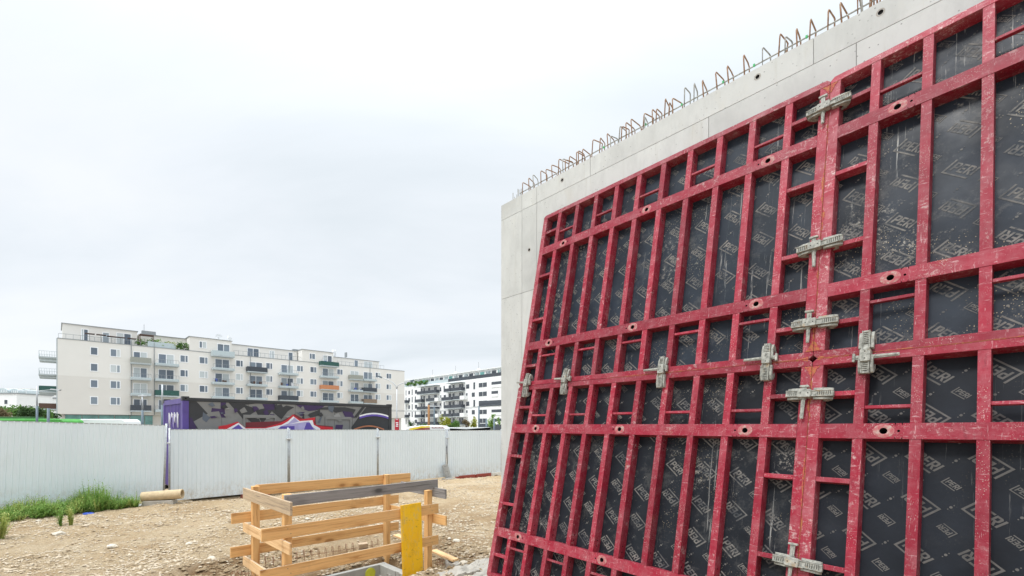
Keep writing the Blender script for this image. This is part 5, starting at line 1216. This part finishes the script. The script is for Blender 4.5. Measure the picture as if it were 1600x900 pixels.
# broken concrete slab beside the formwork foot
def slab(cx, cy, rx, ry, seed, label, h_=.09, rot=0):
    r_ = random.Random(seed); n = 15; bm = bmesh.new(); top = []; bot = []
    zb2 = ground_h(cx, cy, False)
    for k in range(n):
        a = 6.2832 * k / n; q = .75 + .4 * r_.random(); x_, y_ = math.cos(a) * rx * q, math.sin(a) * ry * q; x2, y2 = x_ * math.cos(rot) - y_ * math.sin(rot), x_ * math.sin(rot) + y_ * math.cos(rot)
        top.append(bm.verts.new((x2, y2, h_ + .02 * r_.random()))); bot.append(bm.verts.new((x2 * 1.06, y2 * 1.06, -.1)))
    c_ = bm.verts.new((0, 0, h_ + .015))
    for k in range(n): bm.faces.new((c_, top[k], top[(k + 1) % n])); bm.faces.new((top[k], bot[k], bot[(k + 1) % n], top[(k + 1) % n]))
    bmesh.ops.subdivide_edges(bm, edges=bm.edges[:], cuts=3, use_grid_fill=True)
    for v in bm.verts:
        v.co += Vector((0, 0, 1)) * .06 * noise.noise(v.co * 6 + Vector((seed, 0, 0))) + Vector((0, 0, 1)) * .025 * noise.noise(v.co * 22) + Vector((1, 0, 0)) * .02 * noise.noise(v.co * 14)
    me = bpy.data.meshes.new('slab'); bm.to_mesh(me); bm.free(); me.materials.append(M['site_concrete']); ob = link('concrete_rubble', me); ob.location = (cx, cy, zb2 - .02); tag(ob, label, 'rubble')
slab(-.48, 6.45, .40, .17, 1, 'large pale slab of spilled concrete at the foot of the formwork', .07, R(42))
slab(-.72, 6.05, .26, .15, 2, 'small flat concrete piece nearest the bottom edge by the formwork', .06, R(10))
slab(-.86, 6.75, .15, .09, 3, 'little grey concrete fragment left of the large spilled slab', .05, R(-30))
slab(-.25, 5.85, .30, .2, 4, 'concrete lump tucked under the lower left corner of the red panel', .09, R(30))

# single stones and litter
for q in ((92, 836, .075, 'white rounded stone left of centre on the open sand'), (175, 856, .07, 'pale stone right of the white rounded one near the bottom left'), (480, 812, .05, 'pale stone seen between the guardrail boards'),
          (713, 847, .06, 'pale stone just right of the guardrail post'), (702, 843, .035, 'smaller pale stone beside the guardrail post'), (295, 851, .05, 'light stone on the spoil left of the guardrail'), (725, 880, .05, 'pale stone in front of the concrete fragment'), (740, 793, .04, 'small light stone on the sand towards the formwork'), (60, 815, .04, 'small light stone behind the weed clumps'), (330, 873, .05, 'light stone near the bottom edge left of the rebar cluster')):
    rock(*q)
o_ = rock(138, 803, .10, 'crumpled blue and white packaging on the sand by the weeds', 'blue_plastic', 'litter', 'litter', .35)
o_ = rock(213, 791, .12, 'crumpled white sack scrap near the fence right of the weeds', 'spray_white', 'litter', 'litter', .3)

# ---------------------------------------------------------------- weeds
def blade_tuft(mb, x, y, z, h_, n, spread, r_, mat, leafy_=True):
    for _ in range(n):
        a = r_.random() * 6.2832; ln = h_ * (.5 + .6 * r_.random()); tip = Vector((math.cos(a) * spread * r_.random() * 1.3, math.sin(a) * spread * r_.random() * 1.3, ln)); base = Vector((x + r_.gauss(0, .3) * spread * .5, y + r_.gauss(0, .3) * spread * .5, z))
        side = Vector((-math.sin(a), math.cos(a), 0)) * (.004 + .004 * r_.random()); mid = base + tip * .5 + Vector((0, 0, ln * .06)); e_ = base + tip
        mb.add([base - side, base + side, mid + side, mid - side, e_], [(0, 1, 2, 3), (3, 2, 4)], mat)
        if leafy_:
            for k in range(6):
                t = .2 + .15 * k; p = base + tip * t; aa = r_.random() * 6.28; dl = Vector((math.cos(aa), math.sin(aa), .35 + .4 * r_.random())) * (.03 + .04 * r_.random()); s2 = Vector((-math.sin(aa), math.cos(aa), 0)) * .007
                mb.add([p, p + dl * .5 + s2, p + dl, p + dl * .5 - s2], [(0, 1, 2, 3)], mat)
r_ = random.Random(5); mb1 = MB(); mb2 = MB()
F1d = Vector((math.sin(h1), math.cos(h1))); F1n = Vector((F1d.y, -F1d.x))
for _ in range(520):
    s = -3.6 + 2.95 * 1.0 * r_.random() ** .9 * 1.02; dd_ = .12 + r_.random() ** 1.3 * (1.15 - .45 * sstep(-3, -.6, s))
    s = min(s, -.55 + .1 * r_.random()); x = -9.40 + F1d.x * s + F1n.x * dd_; y = 12.22 + F1d.y * s + F1n.y * dd_
    hh = (.12 + .23 * r_.random() ** 1.5) * (1 - .35 * sstep(.5, 1.2, dd_)) * (1.25 + .6 * math.exp(-((s + 1.35) / .5) ** 2)) * .8
    blade_tuft(mb1 if r_.random() < .72 else mb2, x, y, ground_h(x, y, False) - .01, hh * (.7 + .9 * max(0, .35 + noise.noise((x * 1.7, y * 1.7, 9)))), 13, .15, r_, None)
for mbx, nm, lb, mt in ((mb1, 'weeds', 'dense green weeds growing along the foot of the nearest fence sheet', 'weed_green'), (mb2, 'dry_grass', 'yellowish grass mixed into the weeds by the fence', 'weed_yellow')):
    me = bpy.data.meshes.new(nm); me.from_pydata(mbx.v, [], mbx.f); me.materials.append(M[mt]); tag(link(nm, me), lb, nm.replace('_', ' '), None, 'stuff')
for px, py, hh, nn, lb, sd_, mt in ((94, 822, .34, 46, 'left one of two slender weed clumps standing on the open sand', 1, 'weed_green'), (110, 821, .38, 50, 'right one of two slender weed clumps standing on the open sand', 2, 'weed_yellow'), (1, 842, .45, 120, 'tall weed clump cut by the left edge of the picture', 3, 'weed_yellow'),
                              (183, 793, .42, 120, 'leafy weed bush at the right end of the weed strip', 4, 'weed_green'), (160, 788, .55, 90, 'tallest weed plant in the strip, in front of the fence', 6, 'weed_green')):
    x, y = ray_ground(px, py); r_ = random.Random(sd_); mb = MB(); blade_tuft(mb, 0, 0, 0, hh, int(nn * .6), .07 if nn < 60 else .17, r_, None)
    me = bpy.data.meshes.new('weed_clump'); me.from_pydata(mb.v, [], mb.f); me.materials.append(M[mt]); ob = link('weed_clump', me); ob.location = (x, y, ground_h(x, y)); tag(ob, lb, 'weed', 'weed clumps on the sand')
